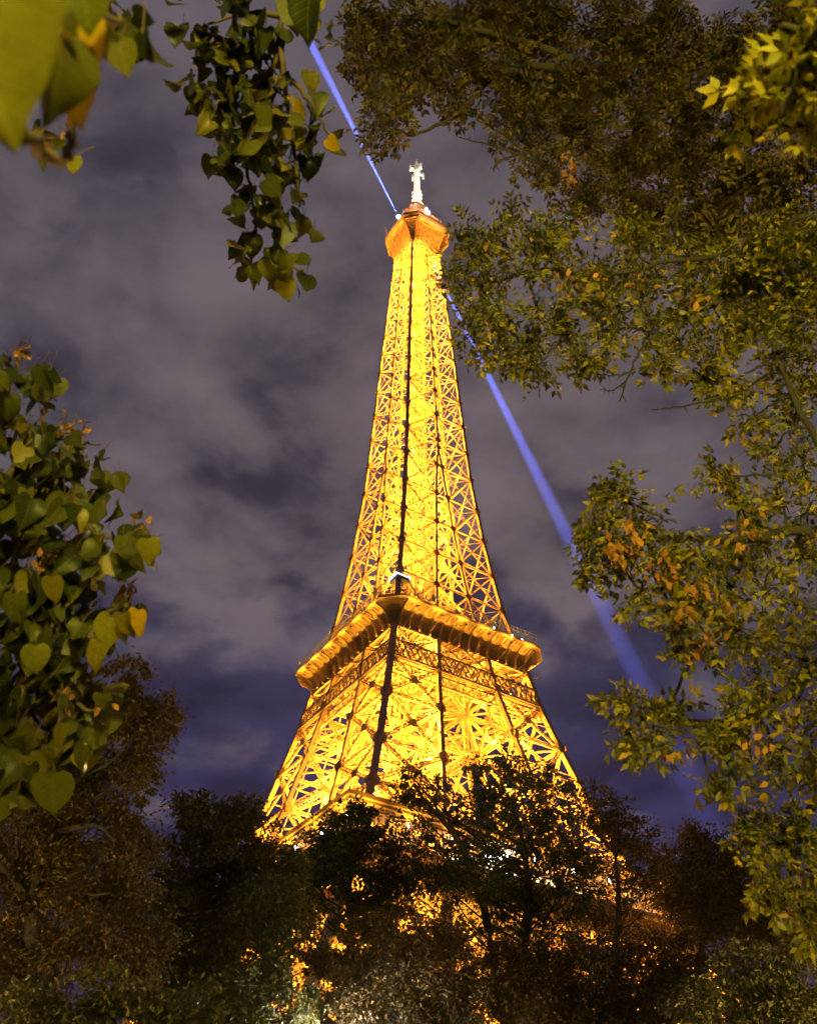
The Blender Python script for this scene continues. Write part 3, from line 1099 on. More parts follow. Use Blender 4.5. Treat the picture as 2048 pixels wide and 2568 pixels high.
# beacons and their two light shafts
BZ = 281.0
beam_az = R_(23.3)
bdir = np.array([math.sin(beam_az), math.cos(beam_az), 0.0])
AIR = bpy.data.materials.new('lit_air')
AIR.use_nodes = True
t = AIR.node_tree
t.nodes.clear()
mo = N(t, 'ShaderNodeOutputMaterial')
pvn = N(t, 'ShaderNodeVolumePrincipled')
setin(pvn, Density=0.003, Anisotropy=0.0)
pvn.inputs['Color'].default_value = (0.95, 0.95, 1.0, 1)
t.links.new(pvn.outputs[0], mo.inputs['Volume'])
for (u, v, sgn, L, label) in ((838.5, 456, -1, 230, 'near'), (905, 443.5, 1, 900, 'far')):
    p0 = at_z(u, v, BZ)
    if sgn > 0:
        p0 = np.array([TX, TY, BZ + 1.0]) + bdir * 9.6
    bm = MB()
    bm.tube([(0, 0, -.55), (0, 0, -.25), (0, 0, .25), (0, 0, .55)], [.35, .6, .6, .35], 12)
    bo = bm.build('beacon', E_BLUE, summit)
    bo.location = to_tower(p0)
    d = bdir * sgn
    lamp('beacon_glow', 'POINT', (0, 0, 1.0), 500, (0.5, 0.7, 1.0), bo, 0.3)
    ap = p0 + d * 1.2
    half = R_(1.5)
    e = lamp('beacon_spot', 'SPOT', ap - d * 12.0, 0.85e8, (0.13, 0.18, 1.0), None, 0.02, spot_size=2 * half, spot_blend=1.0)
    e.location = ap
    e.rotation_euler = Vector(d).to_track_quat('-Z', 'Y').to_euler()
    cm = MB()
    x = np.cross(d, (0, 0, 1.0)); y = np.cross(d, x)
    rings = []
    for q in (0.0, 0.25, 0.5, 0.75, 1.0):
        r = 0.25 + q * L * math.tan(half * 1.05)
        rings.append([ap + d * (0.3 + q * L) + r * (math.cos(a) * x + math.sin(a) * y) for a in np.linspace(0, 2 * math.pi, 25)[:-1]])
    cm.loft(rings)
    ob = cm.build('light_beam', AIR)
    tag(ob, 'blue searchlight beam slanting from the summit to the upper left of the tower' if sgn < 0 else
        'long blue searchlight beam fading down the sky to the right of the tower', 'light beam', 'blue searchlight beams')
# two lit projector heads on the right-hand side of the deck
for (u, v) in ((897, 441), (902, 447)):
    bm = MB()
    bm.tube([(0, 0, -.4), (0, 0, .4)], .42, 10)
    bo = bm.build('beacon', E_BLUE, summit)
    bo.location = to_tower(at_z(u, v, 282.0))


# ------------------------------------------------------------------ foliage helpers
def unit(a):
    return a / (np.linalg.norm(a, axis=-1, keepdims=True) + 1e-9)


def leaf_template(rows, fold=0.10, droop=0.12):
    vs, uv, fs = [], [], []
    for ym, ys, w in rows:
        for sx in (-1, -.5, 0, .5, 1):
            y = ym + (ys - ym) * abs(sx)
            vs.append((sx * w, y, fold * w * abs(sx) ** .8 * 2 * (1 - .45 * abs(sx)) - droop * y * y + .028 * math.sin(9 * y + 2 * sx) * sx * sx))
            uv.append((sx * w, y))
    for i in range(len(rows) - 1):
        for j in range(4):
            a = i * 5 + j
            fs.append((a, a + 1, a + 6, a + 5))
    return np.array(vs), np.array(fs), np.array(uv)


LINDEN = leaf_template([(0.0, -0.03, 0.06), (0.04, -0.10, 0.24), (0.13, -0.02, 0.41), (0.28, 0.18, 0.495), (0.44, 0.38, 0.475), (0.60, 0.57, 0.385), (0.75, 0.735, 0.25), (0.87, 0.865, 0.11), (1.0, 1.0, 0.008)], 0.14, 0.16)
SMALL = (np.array([(0, 0, 0), (0, .5, -.03), (0, 1, -.12), (-.27, .45, .07), (.27, .45, .07)]), np.array([(0, 4, 2, 1), (0, 1, 2, 3)]), np.array([(0, 0), (0, .5), (0, 1), (-.3, .45), (.3, .45)]))


def pinnate(pairs=4, ll=0.27):
    v, f, u = [], [], []
    def leaflet(base, ang, L, drop):
        ca, sa = math.cos(ang), math.sin(ang)
        o = len(v)
        for (x, y, z), q in zip(SMALL[0], SMALL[2]):
            v.append((base[0] + (x * ca + y * sa) * L, base[1] + (-x * sa + y * ca) * L, base[2] + z * L - drop * y * L))
            u.append(tuple(q))
        f.extend([tuple(i + o for i in q) for q in SMALL[1]])
    for i in range(pairs):
        y = 0.16 + 0.62 * i / (pairs - 1)
        zz = -0.22 * y * y
        for sg in (-1, 1):
            leaflet((sg * .01, y + .02 * sg, zz), sg * (1.15 - .25 * i / pairs), ll * (1.0 if 0 < i else .8), .35)
    leaflet((0, 0.82, -.15), 0.0, ll, .3)
    o = len(v)
    v.extend([(-.008, 0, 0), (.008, 0, 0), (.005, .85, -.16), (-.005, .85, -.16)])
    u.extend([(0, 0)] * 4)
    f.append((o, o + 1, o + 2, o + 3))
    return np.array(v), np.array(f), np.array(u)


PINN = pinnate(3, 0.36)


def scatter(name, tpl, pos, nrm, tip, size, mat, parent, smooth=False, vary=0.0):
    v, f, uv = tpl
    y = unit(tip)
    z = unit(nrm - (nrm * y).sum(1, keepdims=True) * y)
    x = np.cross(y, z)
    s = size[:, None, None]
    if vary:
        x = x * rng.uniform(1 - .28 * vary, 1 + .08 * vary, (len(pos), 1))
        z = z * rng.uniform(1 - 1.6 * vary, 1 + 2.2 * vary, (len(pos), 1))
    P = (v[None, :, 0, None] * x[:, None] + v[None, :, 1, None] * y[:, None] + v[None, :, 2, None] * z[:, None]) * s + pos[:, None]
    n = len(v)
    F = f[None] + (np.arange(len(pos)) * n)[:, None, None]
    return raw_mesh(name, P.reshape(-1, 3), F.reshape(-1, f.shape[1]), mat, parent, np.tile(uv, (len(pos), 1)), smooth)


def in_ball(n):
    p = rng.normal(size=(n, 3))
    return unit(p) * rng.random((n, 1)) ** (1 / 2.6)


def curve(pts, k=6, wob=0.0):
    """smooth a polyline (Catmull-Rom)"""
    pts = [np.asarray(p, float) for p in pts]
    P = [2 * pts[0] - pts[1]] + pts + [2 * pts[-1] - pts[-2]]
    o = []
    for i in range(1, len(P) - 2):
        for j in range(k):
            t = j / k
            a, b, c, d = P[i - 1], P[i], P[i + 1], P[i + 2]
            q = .5 * (2 * b + (c - a) * t + (2 * a - 5 * b + 4 * c - d) * t * t + (3 * b - a - 3 * c + d) * t ** 3)
            o.append(q + rng.normal(size=3) * wob)
    o.append(pts[-1])
    return o


def limb(mb, pts, r0, r1, k=5, wob=0.0, seg=7):
    c = curve(pts, k, wob)
    mb.tube(c, list(np.linspace(r0, r1, len(c))), seg)


# ------------------------------------------------------------------ street lamps that light the park (heads just outside the picture)
def street_lamp(loc, h, power, color, lens, label, rz=0.0):
    o = empty('street_lamp', loc, rz)
    tag(o, label, 'street lamp', 'street lamps in the park')
    p = MB()
    p.tube([(0, 0, 0), (0, 0, .5), (0, 0, .55), (0, 0, 1.1), (0, 0, 1.15), (0, 0, h - .5)], [.13, .12, .09, .085, .06, .045], 12)
    p.build('pole', DARKM, o)
    hd = MB()
    hd.tube([(0, 0, h - .5), (0, 0, h - .42), (0, 0, h - .40)], [.06, .14, .16], 12)
    hd.tube([(0, 0, h + .30), (0, 0, h + .36), (0, 0, h + .44), (0, 0, h + .5)], [.26, .24, .12, .02], 12)
    for k_ in range(4):
        a = math.pi / 2 * k_
        hd.beam((.16 * math.cos(a), .16 * math.sin(a), h - .4), (.24 * math.cos(a), .24 * math.sin(a), h + .3), .02)
    head = hd.build('lantern', DARKM, o)
    g = MB()
    g.tube([(0, 0, h - .2), (0, 0, h - .15), (0, 0, h + .05), (0, 0, h + .1)], [.03, .07, .07, .03], 10)
    g.build('bulb', lens, head)
    lamp('street_lamp_light', 'POINT', (0, 0, h - .05), power, color, o, 0.16)
    return o


street_lamp((0.6, -4.0, 0), 3.3, 8500, (1.0, 0.80, 0.13), E_GOLD, 'lamp post with a warm lantern standing behind the viewer')
bl_ = at(690, 2190, 25.0)
street_lamp((bl_[0], bl_[1], 0), float(bl_[2]) - .05, 1900, (1.0, 0.92, 0.94), E_WHITE, 'lamp post with a white lantern below the middle of the trees')
street_lamp((-11.0, 12.5, 0), 4.2, 8500, (1.0, 0.66, 0.20), E_GOLD, 'lamp post with a warm lantern below the dark tree on the left')
street_lamp((9.5, 16.0, 0), 4.2, 9000, (1.0, 0.66, 0.20), E_GOLD, 'lamp post with a warm lantern below the trees on the right')

# ------------------------------------------------------------------ park trees in front of the tower
BG = {
    'brown': leaf_mat('leaves_brown', [(0.0, (0.045, 0.032, 0.009)), (0.5, (0.072, 0.050, 0.013)), (1.0, (0.11, 0.072, 0.018))], 0.3),
    'olive': leaf_mat('leaves_olive', [(0.0, (0.040, 0.045, 0.012)), (0.6, (0.075, 0.075, 0.020)), (1.0, (0.13, 0.11, 0.03))], 0.3),
    'green': leaf_mat('leaves_green', [(0.0, (0.022, 0.038, 0.010)), (0.6, (0.042, 0.062, 0.015)), (1.0, (0.075, 0.085, 0.02))], 0.3),
}


def park_tree(label, d, blobs, mat, trunk, leaf=0.12, dens=1.0, cover=2.6, limbs=()):
    """blobs: (u, v, radius) outlines of foliage masses at distance d; every mass gets depth of its own"""
    blobs = [(*b, 0.0)[:4] for b in blobs]
    cs = np.array([at(u, v, d + dd) for u, v, r, dd in blobs])
    rs = np.array([r * d / PXR for u, v, r, dd in blobs])
    # a deeper second layer behind
    cen = cs.mean(0)
    view = ray(np.mean([b[0] for b in blobs]), np.mean([b[1] for b in blobs]))
    view = np.array([view[0], view[1], 0]) / np.hypot(view[0], view[1])
    off = rng.uniform(-0.8, 0.8, len(cs))[:, None] * rs[:, None] * view
    cs = cs + off
    back = cs + view * (rs[:, None] * 1.2) + rng.normal(size=cs.shape) * rs[:, None] * 0.22
    allc = np.concatenate([cs, back])
    allr = np.concatenate([rs, rs * 0.82])
    base = np.array([trunk[0][0], trunk[0][1], 0.0])
    o = empty('tree', base)
    tag(o, label, 'tree', 'trees growing in front of the tower')
    w = MB()
    tp = [np.array(p) - base for p in trunk]
    hgt = tp[-1][2]
    limb(w, [tp[0] - (0, 0, .2)] + tp[1:], 0.028 * hgt * .5 + .05, 0.05, 5, 0.02, 9)
    tc_ = curve(tp, 5)
    for c, r in list(zip(allc, allr)):
        c = c - base
        zs = np.array([q[2] for q in tc_])
        want = c[2] - 0.55 * np.linalg.norm(c[:2] - tp[-1][:2]) - 0.4
        i = int(np.argmin(abs(zs - want)))
        st = tc_[i]
        mid = st * .45 + c * .55 + np.array([0, 0, -.12 * np.linalg.norm(c - st)]) + rng.normal(size=3) * .15
        limb(w, [st, mid, c + (0, 0, r * .3)], 0.018 + .007 * np.linalg.norm(c - st), 0.012, 4, 0.02, 5)
        for _ in range(5):
            e = c + in_ball(1)[0] * r * .95
            limb(w, [mid * .4 + c * .6, (mid + c + e) / 3, e], 0.022, 0.006, 3, 0.02, 4)
    for lp, r0 in limbs:
        limb(w, [np.array(q) - base for q in lp], r0, r0 * .35, 5, 0.015, 7)
    tk = w.build('trunk', BARK, o, True)
    P, Nn, T, S = [], [], [], []
    for c, r in zip(allc, allr):
        area = 0.30 * leaf * leaf
        n = int(cover * dens * math.pi * r * r / area * 1.6)
        k_ = max(6, int(22 * (r / 1.2)))
        sub = c + in_ball(k_) * r * np.array([1, 1, .9])
        sr = r * rng.uniform(0.20, 0.42, k_)
        pick = rng.integers(0, k_, n)
        p = sub[pick] + rng.normal(size=(n, 3)) * sr[pick][:, None] * .62 * np.array([1, 1, .6])
        # stragglers that break the outline
        m = n // 14
        p[:m] = c + unit(rng.normal(size=(m, 3))) * r * rng.uniform(.9, 1.3, (m, 1))
        P.append(p)
        out_ = unit(p - c)
        T.append(out_ * .7 + rng.normal(size=(n, 3)) * .7 + np.array([0, 0, -.55]))
        Nn.append(rng.normal(size=(n, 3)) * .8 + np.array([0, 0, .7]))
        S.append(leaf * rng.uniform(.6, 1.25, n))
    P, Nn, T, S = map(np.concatenate, (P, Nn, T, S))
    scatter('crown', SMALL, P - base, Nn, T, S, mat, o)
    return o


def gpt(u, v, d):
    return at(u, v, d)


def trunk_at(*pts, d):
    q = [at(u, v, d) for u, v in pts]
    g = q[0].copy()
    g[2] = 0
    return [g] + q


park_tree('dark brown maple with a forked trunk at the left edge', 22,
          [(272, 1425, 42), (300, 1470, 42), (255, 1490, 60), (318, 1530, 58), (345, 1520, 32), (250, 1580, 70), (290, 1620, 50), (190, 1530, 70), (160, 1640, 80), (80, 1660, 90),
           (255, 1700, 42), (285, 1740, 45), (110, 1760, 70), (40, 1760, 80), (240, 1800, 60), (300, 1800, 60), (200, 1850, 60), (120, 1870, 70), (30, 1880, 80), (270, 1880, 70),
           (60, 1980, 90), (180, 1960, 90), (280, 1980, 80), (30, 2080, 90)],
          BG['brown'], trunk_at((95, 2155), (72, 2000), (70, 1880), (95, 1780), (130, 1700), (200, 1560), d=22), 0.10, 1.0, 2.3,
          [([at(60, 1890, 22), at(20, 1840, 21.6), at(-40, 1780, 21)], .10), ([at(60, 1910, 22), at(10, 1885, 21.8), at(-60, 1850, 21)], .08),
           ([at(100, 2080, 22), at(160, 2050, 21.8), at(200, 2080, 21.6)], .08), ([at(70, 1885, 22), at(150, 1888, 21.5), at(230, 1880, 21)], .06), ([at(95, 1760, 22), at(200, 1735, 21.5), at(240, 1770, 21)], .07)])
park_tree('low leafy tree catching greenish lamplight in the bottom left corner', 17,
          [(230, 2110, 60), (300, 2140, 60), (150, 2150, 60), (360, 2150, 50), (60, 2150, 70), (420, 2120, 50)], BG['olive'], trunk_at((220, 2250), (225, 2180), (240, 2110), d=17), 0.12, 0.9)
park_tree('broad olive green tree between the dark maple and the tower', 27,
          [(400, 1735, 52), (450, 1760, 55), (475, 1715, 42), (520, 1712, 48), (545, 1745, 50), (350, 1800, 50), (400, 1830, 70), (480, 1830, 75), (560, 1810, 60), (590, 1860, 60),
           (370, 1900, 60), (450, 1920, 80), (540, 1920, 80), (610, 1940, 45), (400, 2000, 70), (480, 2000, 70), (560, 2000, 50), (350, 2060, 70), (420, 2090, 60), (330, 1970, 60), (500, 2070, 55, -2), (570, 2060, 45, -2), (480, 2130, 60, -2), (560, 2140, 55, -2), (630, 2130, 45, -2), (410, 2150, 60, -2)],
          BG['olive'], trunk_at((500, 2200), (488, 2090), (480, 1990), (470, 1880), (475, 1780), d=27), 0.13, 1.0, 2.5)
park_tree('dark green round crowned tree before the left foot of the tower', 33,
          [(690, 1770, 50), (740, 1745, 48), (790, 1770, 50), (640, 1820, 50), (700, 1830, 70), (770, 1830, 70), (840, 1830, 60), (620, 1870, 45), (680, 1890, 60), (750, 1900, 60), (830, 1890, 60), (760, 1700, 26), (720, 1715, 25)],
          BG['green'], trunk_at((745, 2200), (740, 2050), (735, 1920), (735, 1800), d=33), 0.14, 1.0, 1.5)
park_tree('tall dark green tree with a visible trunk right before the tower', 30,
          [(1070, 1610, 42), (1025, 1640, 40), (1105, 1640, 45), (1050, 1680, 55), (1120, 1700, 55), (1000, 1690, 38), (1150, 1640, 30), (1170, 1700, 50), (1190, 1760, 50), (1120, 1770, 60), (1050, 1760, 55),
           (980, 1750, 35), (870, 1625, 26), (855, 1660, 30), (890, 1680, 38), (925, 1640, 22), (930, 1700, 30), (960, 1800, 50), (1030, 1840, 65), (1110, 1850, 65), (1190, 1840, 55), (1230, 1790, 40),
           (910, 1790, 45), (1060, 1910, 60), (1150, 1920, 60), (940, 1880, 50), (880, 1740, 35), (1000, 1610, 22), (1230, 1870, 45)],
          BG['green'], trunk_at((1085, 2250), (1090, 2110), (1103, 1990), (1112, 1900), (1105, 1800), (1080, 1690), d=30), 0.12, 1.0, 1.05,
          [([at(1030, 1960, 30), at(1000, 1850, 29.8), at(960, 1760, 29.6), at(905, 1700, 29.5), at(870, 1650, 29.4)], .13), ([at(1108, 1950, 30), at(1130, 1915, 29.8), at(1150, 1890, 29.7)], .06),
           ([at(1085, 2250, 30), at(1040, 2050, 30), at(1030, 1960, 30)], .15)])
park_tree('dark tree behind the trunked tree covering the right foot of the tower', 37,
          [(1245, 1660, 32), (1265, 1710, 42), (1300, 1700, 35), (1305, 1760, 50), (1240, 1740, 40), (1345, 1770, 40), (1350, 1820, 50), (1280, 1830, 40), (1250, 1930, 50), (1320, 1900, 26), (1200, 1650, 22), (1310, 1960, 50), (1375, 1850, 40)],
          BG['brown'], trunk_at((1290, 2250), (1292, 2080), (1300, 1930), (1295, 1800), d=37), 0.13, 1.0, 0.85)
park_tree('far dark round tree standing right of the tower foot', 44,
          [(1420, 1800, 48), (1470, 1775, 42), (1505, 1805, 46), (1440, 1860, 55), (1500, 1860, 50), (1545, 1850, 40), (1400, 1880, 40), (1550, 1900, 45), (1480, 1920, 60), (1600, 1900, 50), (1650, 1930, 60), (1560, 1960, 60)],
          BG['brown'], trunk_at((1480, 2250), (1478, 2080), (1475, 1950), (1470, 1850), d=44), 0.16, 1.0, 2.3)
park_tree('brown autumn tree in the middle of the lower edge', 26.5,
          [(740, 1990, 60), (800, 1960, 55), (870, 1970, 60), (940, 1960, 55), (700, 2060, 55), (780, 2060, 70), (860, 2060, 70), (940, 2050, 65), (740, 2130, 60), (820, 2140, 70), (900, 2140, 70), (980, 2130, 60), (660, 1990, 35)],
          BG['brown'], trunk_at((850, 2260), (848, 2150), (850, 2060), (845, 1980), d=26.5), 0.12, 1.0, 2.2)
park_tree('reddish brown tree along the lower right edge', 28,
          [(1080, 2030, 60), (1160, 2040, 70), (1250, 2020, 65), (1330, 2030, 70), (1410, 2010, 60), (1050, 2110, 60), (1130, 2120, 70), (1220, 2110, 70), (1310, 2120, 70), (1400, 2100, 70), (1480, 2060, 65), (1010, 2050, 45)],
          BG['brown'], trunk_at((1230, 2300), (1235, 2180), (1240, 2090), (1245, 2020), d=28), 0.12, 1.0, 2.1)
park_tree('bushy tree with lighter leaves in the bottom right corner', 23,
          [(1480, 2130, 55), (1560, 2110, 60), (1640, 2090, 60), (1700, 2060, 60), (1560, 2030, 55), (1640, 2010, 55), (1710, 1990, 45), (1600, 2150, 60), (1690, 2140, 60)],
          BG['olive'], trunk_at((1600, 2320), (1600, 2200), (1605, 2110), (1610, 2040), d=23), 0.12, 0.9, 2.3)

# ------------------------------------------------------------------ linden overhead: three boughs of one near tree
YELL = leaf_mat('yellow_leaves', [(0.0, (0.24, 0.17, 0.010)), (1.0, (0.36, 0.24, 0.012))], 0.45, True, 0.42)
LIND_LIT = leaf_mat('lit_leaves', [(0.0, (0.070, 0.080, 0.007)), (1.0, (0.13, 0.125, 0.009))], 0.45, True, 0.42)  # lamplight put into the colour of the brightest linden leaves
LIND = leaf_mat('linden_leaves', [(0.0, (0.013, 0.021, 0.004)), (0.4, (0.028, 0.036, 0.005)), (0.8, (0.056, 0.058, 0.006)), (1.0, (0.125, 0.10, 0.009))], 0.42, True, 0.42)
BRACT = leaf_mat('dry_bracts', [(0.0, (0.12, 0.06, 0.02)), (1.0, (0.22, 0.12, 0.035))], 0.3)
linden = empty('linden_tree', (-5.2, 0.6, 0))
tag(linden, 'linden tree with big heart shaped leaves hanging in from the upper left', 'tree', 'near trees framing the picture')
LB = np.array([-5.2, 0.6, 0.0])
tw = MB()
limb(tw, [(0, 0, -.2), (0.05, 0, 1.5), (0.1, .1, 3.2), (0.0, .2, 5.5), (.1, .2, 8.0)], 0.24, 0.08, 6, 0.01, 12)
trunk_l = tw.build('trunk', BARK, linden, True)


def linden_bough(name, entry, stems, masses, size, manual=(), dep=0.25, bracts=()):
    w = MB()
    limb(w, [np.array(p) - LB for p in entry], 0.045, 0.014, 6, 0.004, 8)
    for st in stems:
        limb(w, [np.array(p) - LB for p in st], 0.011, 0.0028, 6, 0.003, 6)
    P, Nn, T, S = [], [], [], []
    for (u, v, r, n, d) in masses:
        c = at(u, v, d)
        rr = r * d / PXR
        for _ in range(int(n * 1.5)):
            q = in_ball(1)[0] * np.array([rr, 0, rr])
            p = c + RIGHT * q[0] + UP * q[2] + FWD * rng.uniform(-dep, dep)
            P.append(p)
            T.append(np.array([rng.normal() * .45, rng.normal() * .45, -1.0]))
            Nn.append(-ray(u, v) * rng.uniform(.0, .9) + rng.normal(size=3) * .7 + np.array([0, 0, .3]))
            S.append(size * rng.uniform(.55, 1.2))
    yel, lit_ix = [], []
    for (u, v, d, sz, tipang, turn, tilt, *yy) in manual:
        if yy:
            (yel if yy[0] == 1 else lit_ix).append(len(P))
        f = -ray(u, v)
        tdir = RIGHT * math.sin(R_(tipang)) - UP * math.cos(R_(tipang))
        n_ = f * math.cos(R_(turn)) + np.cross(tdir, f) * math.sin(R_(turn))
        P.append(at(u, v, d)); T.append(tdir + f * tilt); Nn.append(n_); S.append(sz * (d / PXR) * (1.0 if d < 1.2 else 0.8))
    P, Nn, T, S = np.array(P), np.array(Nn), np.array(T), np.array(S)
    for p, t, s in zip(P, T, S):      # leaf stalks
        t = t / np.linalg.norm(t)
        a = p - t * s * .45 + rng.normal(size=3) * .01 + np.array([0, 0, .012])
        w.tube([a - LB, (a + p) / 2 - LB + (0, 0, .004), p + t * s * .02 - LB], [.0012, .001, .001], 4, False)
    b = w.build(name, TWIG, linden, True)
    ym = np.zeros(len(P), bool)
    ym[yel + lit_ix] = True
    scatter('leaves', LINDEN, P[~ym] - LB, Nn[~ym], T[~ym], S[~ym], LIND, b, True, 1.0)
    for nm, ix, mt in (('yellow_leaves', yel, YELL), ('lit_leaves', lit_ix, LIND_LIT)):
        if ix:
            scatter(nm, LINDEN, P[ix] - LB, Nn[ix], T[ix], S[ix], mt, b, True)
    if bracts:
        for (u, v, r, m, d) in bracts:
            P = at(u, v, d) + in_ball(m) * r * d / PXR
            scatter('seed_cluster', SMALL, P - LB, rng.normal(size=(m, 3)), rng.normal(size=(m, 3)), rng.uniform(.015, .04, m), BRACT, b)
    return b


t0 = LB + np.array([0.1, 0.2, 6.5])
linden_bough('bough', [t0, at(420, -420, 4.2), at(560, -160, 3.7), at(605, -20, 3.6)],
             [[at(605, -20, 3.6), at(590, 60, 3.6), at(570, 150, 3.6), at(545, 230, 3.6), at(512, 310, 3.6), at(528, 400, 3.58), at(536, 480, 3.56), at(528, 560, 3.55), at(545, 600, 3.54)],
              [at(590, 60, 3.6), at(600, 170, 3.55), at(618, 300, 3.5), at(628, 400, 3.5), at(640, 430, 3.5)],
              [at(570, 150, 3.6), at(500, 190, 3.5), at(440, 230, 3.45)], [at(590, 30, 3.6), at(500, 30, 3.55), at(420, 60, 3.5)],
              [at(600, 150, 3.55), at(660, 230, 3.5), at(695, 290, 3.5)], [at(530, 560, 3.55), at(600, 560, 3.5), at(640, 570, 3.5)]],
             [(430, 50, 42, 10, 3.55), (500, 45, 50, 16, 3.6), (560, 60, 50, 18, 3.6), (640, 15, 50, 12, 3.5), (440, 120, 35, 10, 3.6), (500, 140, 55, 24, 3.65), (560, 150, 50, 18, 3.65),
              (425, 215, 36, 10, 3.5), (480, 230, 50, 22, 3.6), (540, 240, 50, 18, 3.6), (600, 220, 40, 10, 3.5), (500, 310, 45, 14, 3.5), (560, 310, 45, 12, 3.5), (630, 270, 40, 8, 3.5), (680, 270, 26, 5, 3.4),
              (495, 370, 24, 4, 3.5), (600, 330, 40, 7, 3.5), (655, 320, 26, 4, 3.4), (540, 410, 28, 6, 3.5), (590, 400, 36, 8, 3.5), (640, 430, 18, 4, 3.5), (530, 470, 30, 6, 3.5), (590, 470, 38, 9, 3.5),
              (515, 540, 25, 6, 3.5), (570, 540, 34, 9, 3.5), (600, 580, 25, 5, 3.5), (640, 560, 14, 3, 3.5)],
             0.078,
             [(655, 330, 3.35, 62, -10, 20, 0), (600, 470, 3.35, 66, -5, 5, 0), (560, 550, 3.3, 50, 8, -10, 0, 2), (598, 588, 3.3, 58, 12, 5, 0, 2), (625, 215, 3.3, 48, 20, 50, 0, 1), (690, 290, 3.35, 44, 40, 30, 0, 1),
              (650, 150, 3.3, 56, 10, -35, 0), (655, -30, 2.6, 125, -12, 30, 0), (610, -10, 2.7, 100, 10, -20, 0), (400, 180, 3.4, 60, 20, 10, 0), (445, 330, 3.4, 52, -15, 20, 0), (488, 355, 3.4, 56, 10, -30, 0)])
linden_bough('bough', [t0, at(-420, -500, 1.7), at(-200, -150, 1.1), at(-60, -60, 0.85)],
             [[at(-60, -60, .85), at(60, -20, .85), at(95, 15, .85), at(140, 40, .86), at(200, 30, .9), at(260, 40, .95)], [at(-60, -60, .85), at(-20, 120, .8), at(60, 280, .8), at(130, 330, .85), at(150, 260, .9)],
              [at(-60, -60, .85), at(-80, 60, .75), at(-30, 150, .7)]],
             [(250, 70, 36, 7, 2.4), (225, 40, 26, 4, 2.4), (300, 90, 20, 3, 2.4), (95, 300, 20, 4, 3.0)], 0.085,
             [(-100, -120, .60, 350, 15, 12, .05, 2), (-40, -90, .66, 250, -10, -20, .02, 2), (128, 82, .80, 150, 0, -38, 0), (160, 52, .86, 186, -4, 50, 0, 1), (190, 30, .95, 90, 20, 20, 0), (140, 30, .8, 45, 20, 15, 0), (170, -70, .82, 118, 6, 10, 0, 2),
              (250, 90, 1.25, 80, 15, 10, 0), (300, 70, 1.3, 70, 10, 55, 0), (235, 70, 1.35, 60, -20, -40, 0), (280, 30, 1.4, 55, 70, 20, 0), (155, 330, 1.6, 42, -5, 5, 0, 2), (95, 325, 1.6, 40, -15, 40, 0), (75, 285, 1.5, 52, 20, 40, 0)],
             dep=.08, bracts=[(140, 275, 18, 8, 2.2), (90, 290, 18, 8, 2.2)])
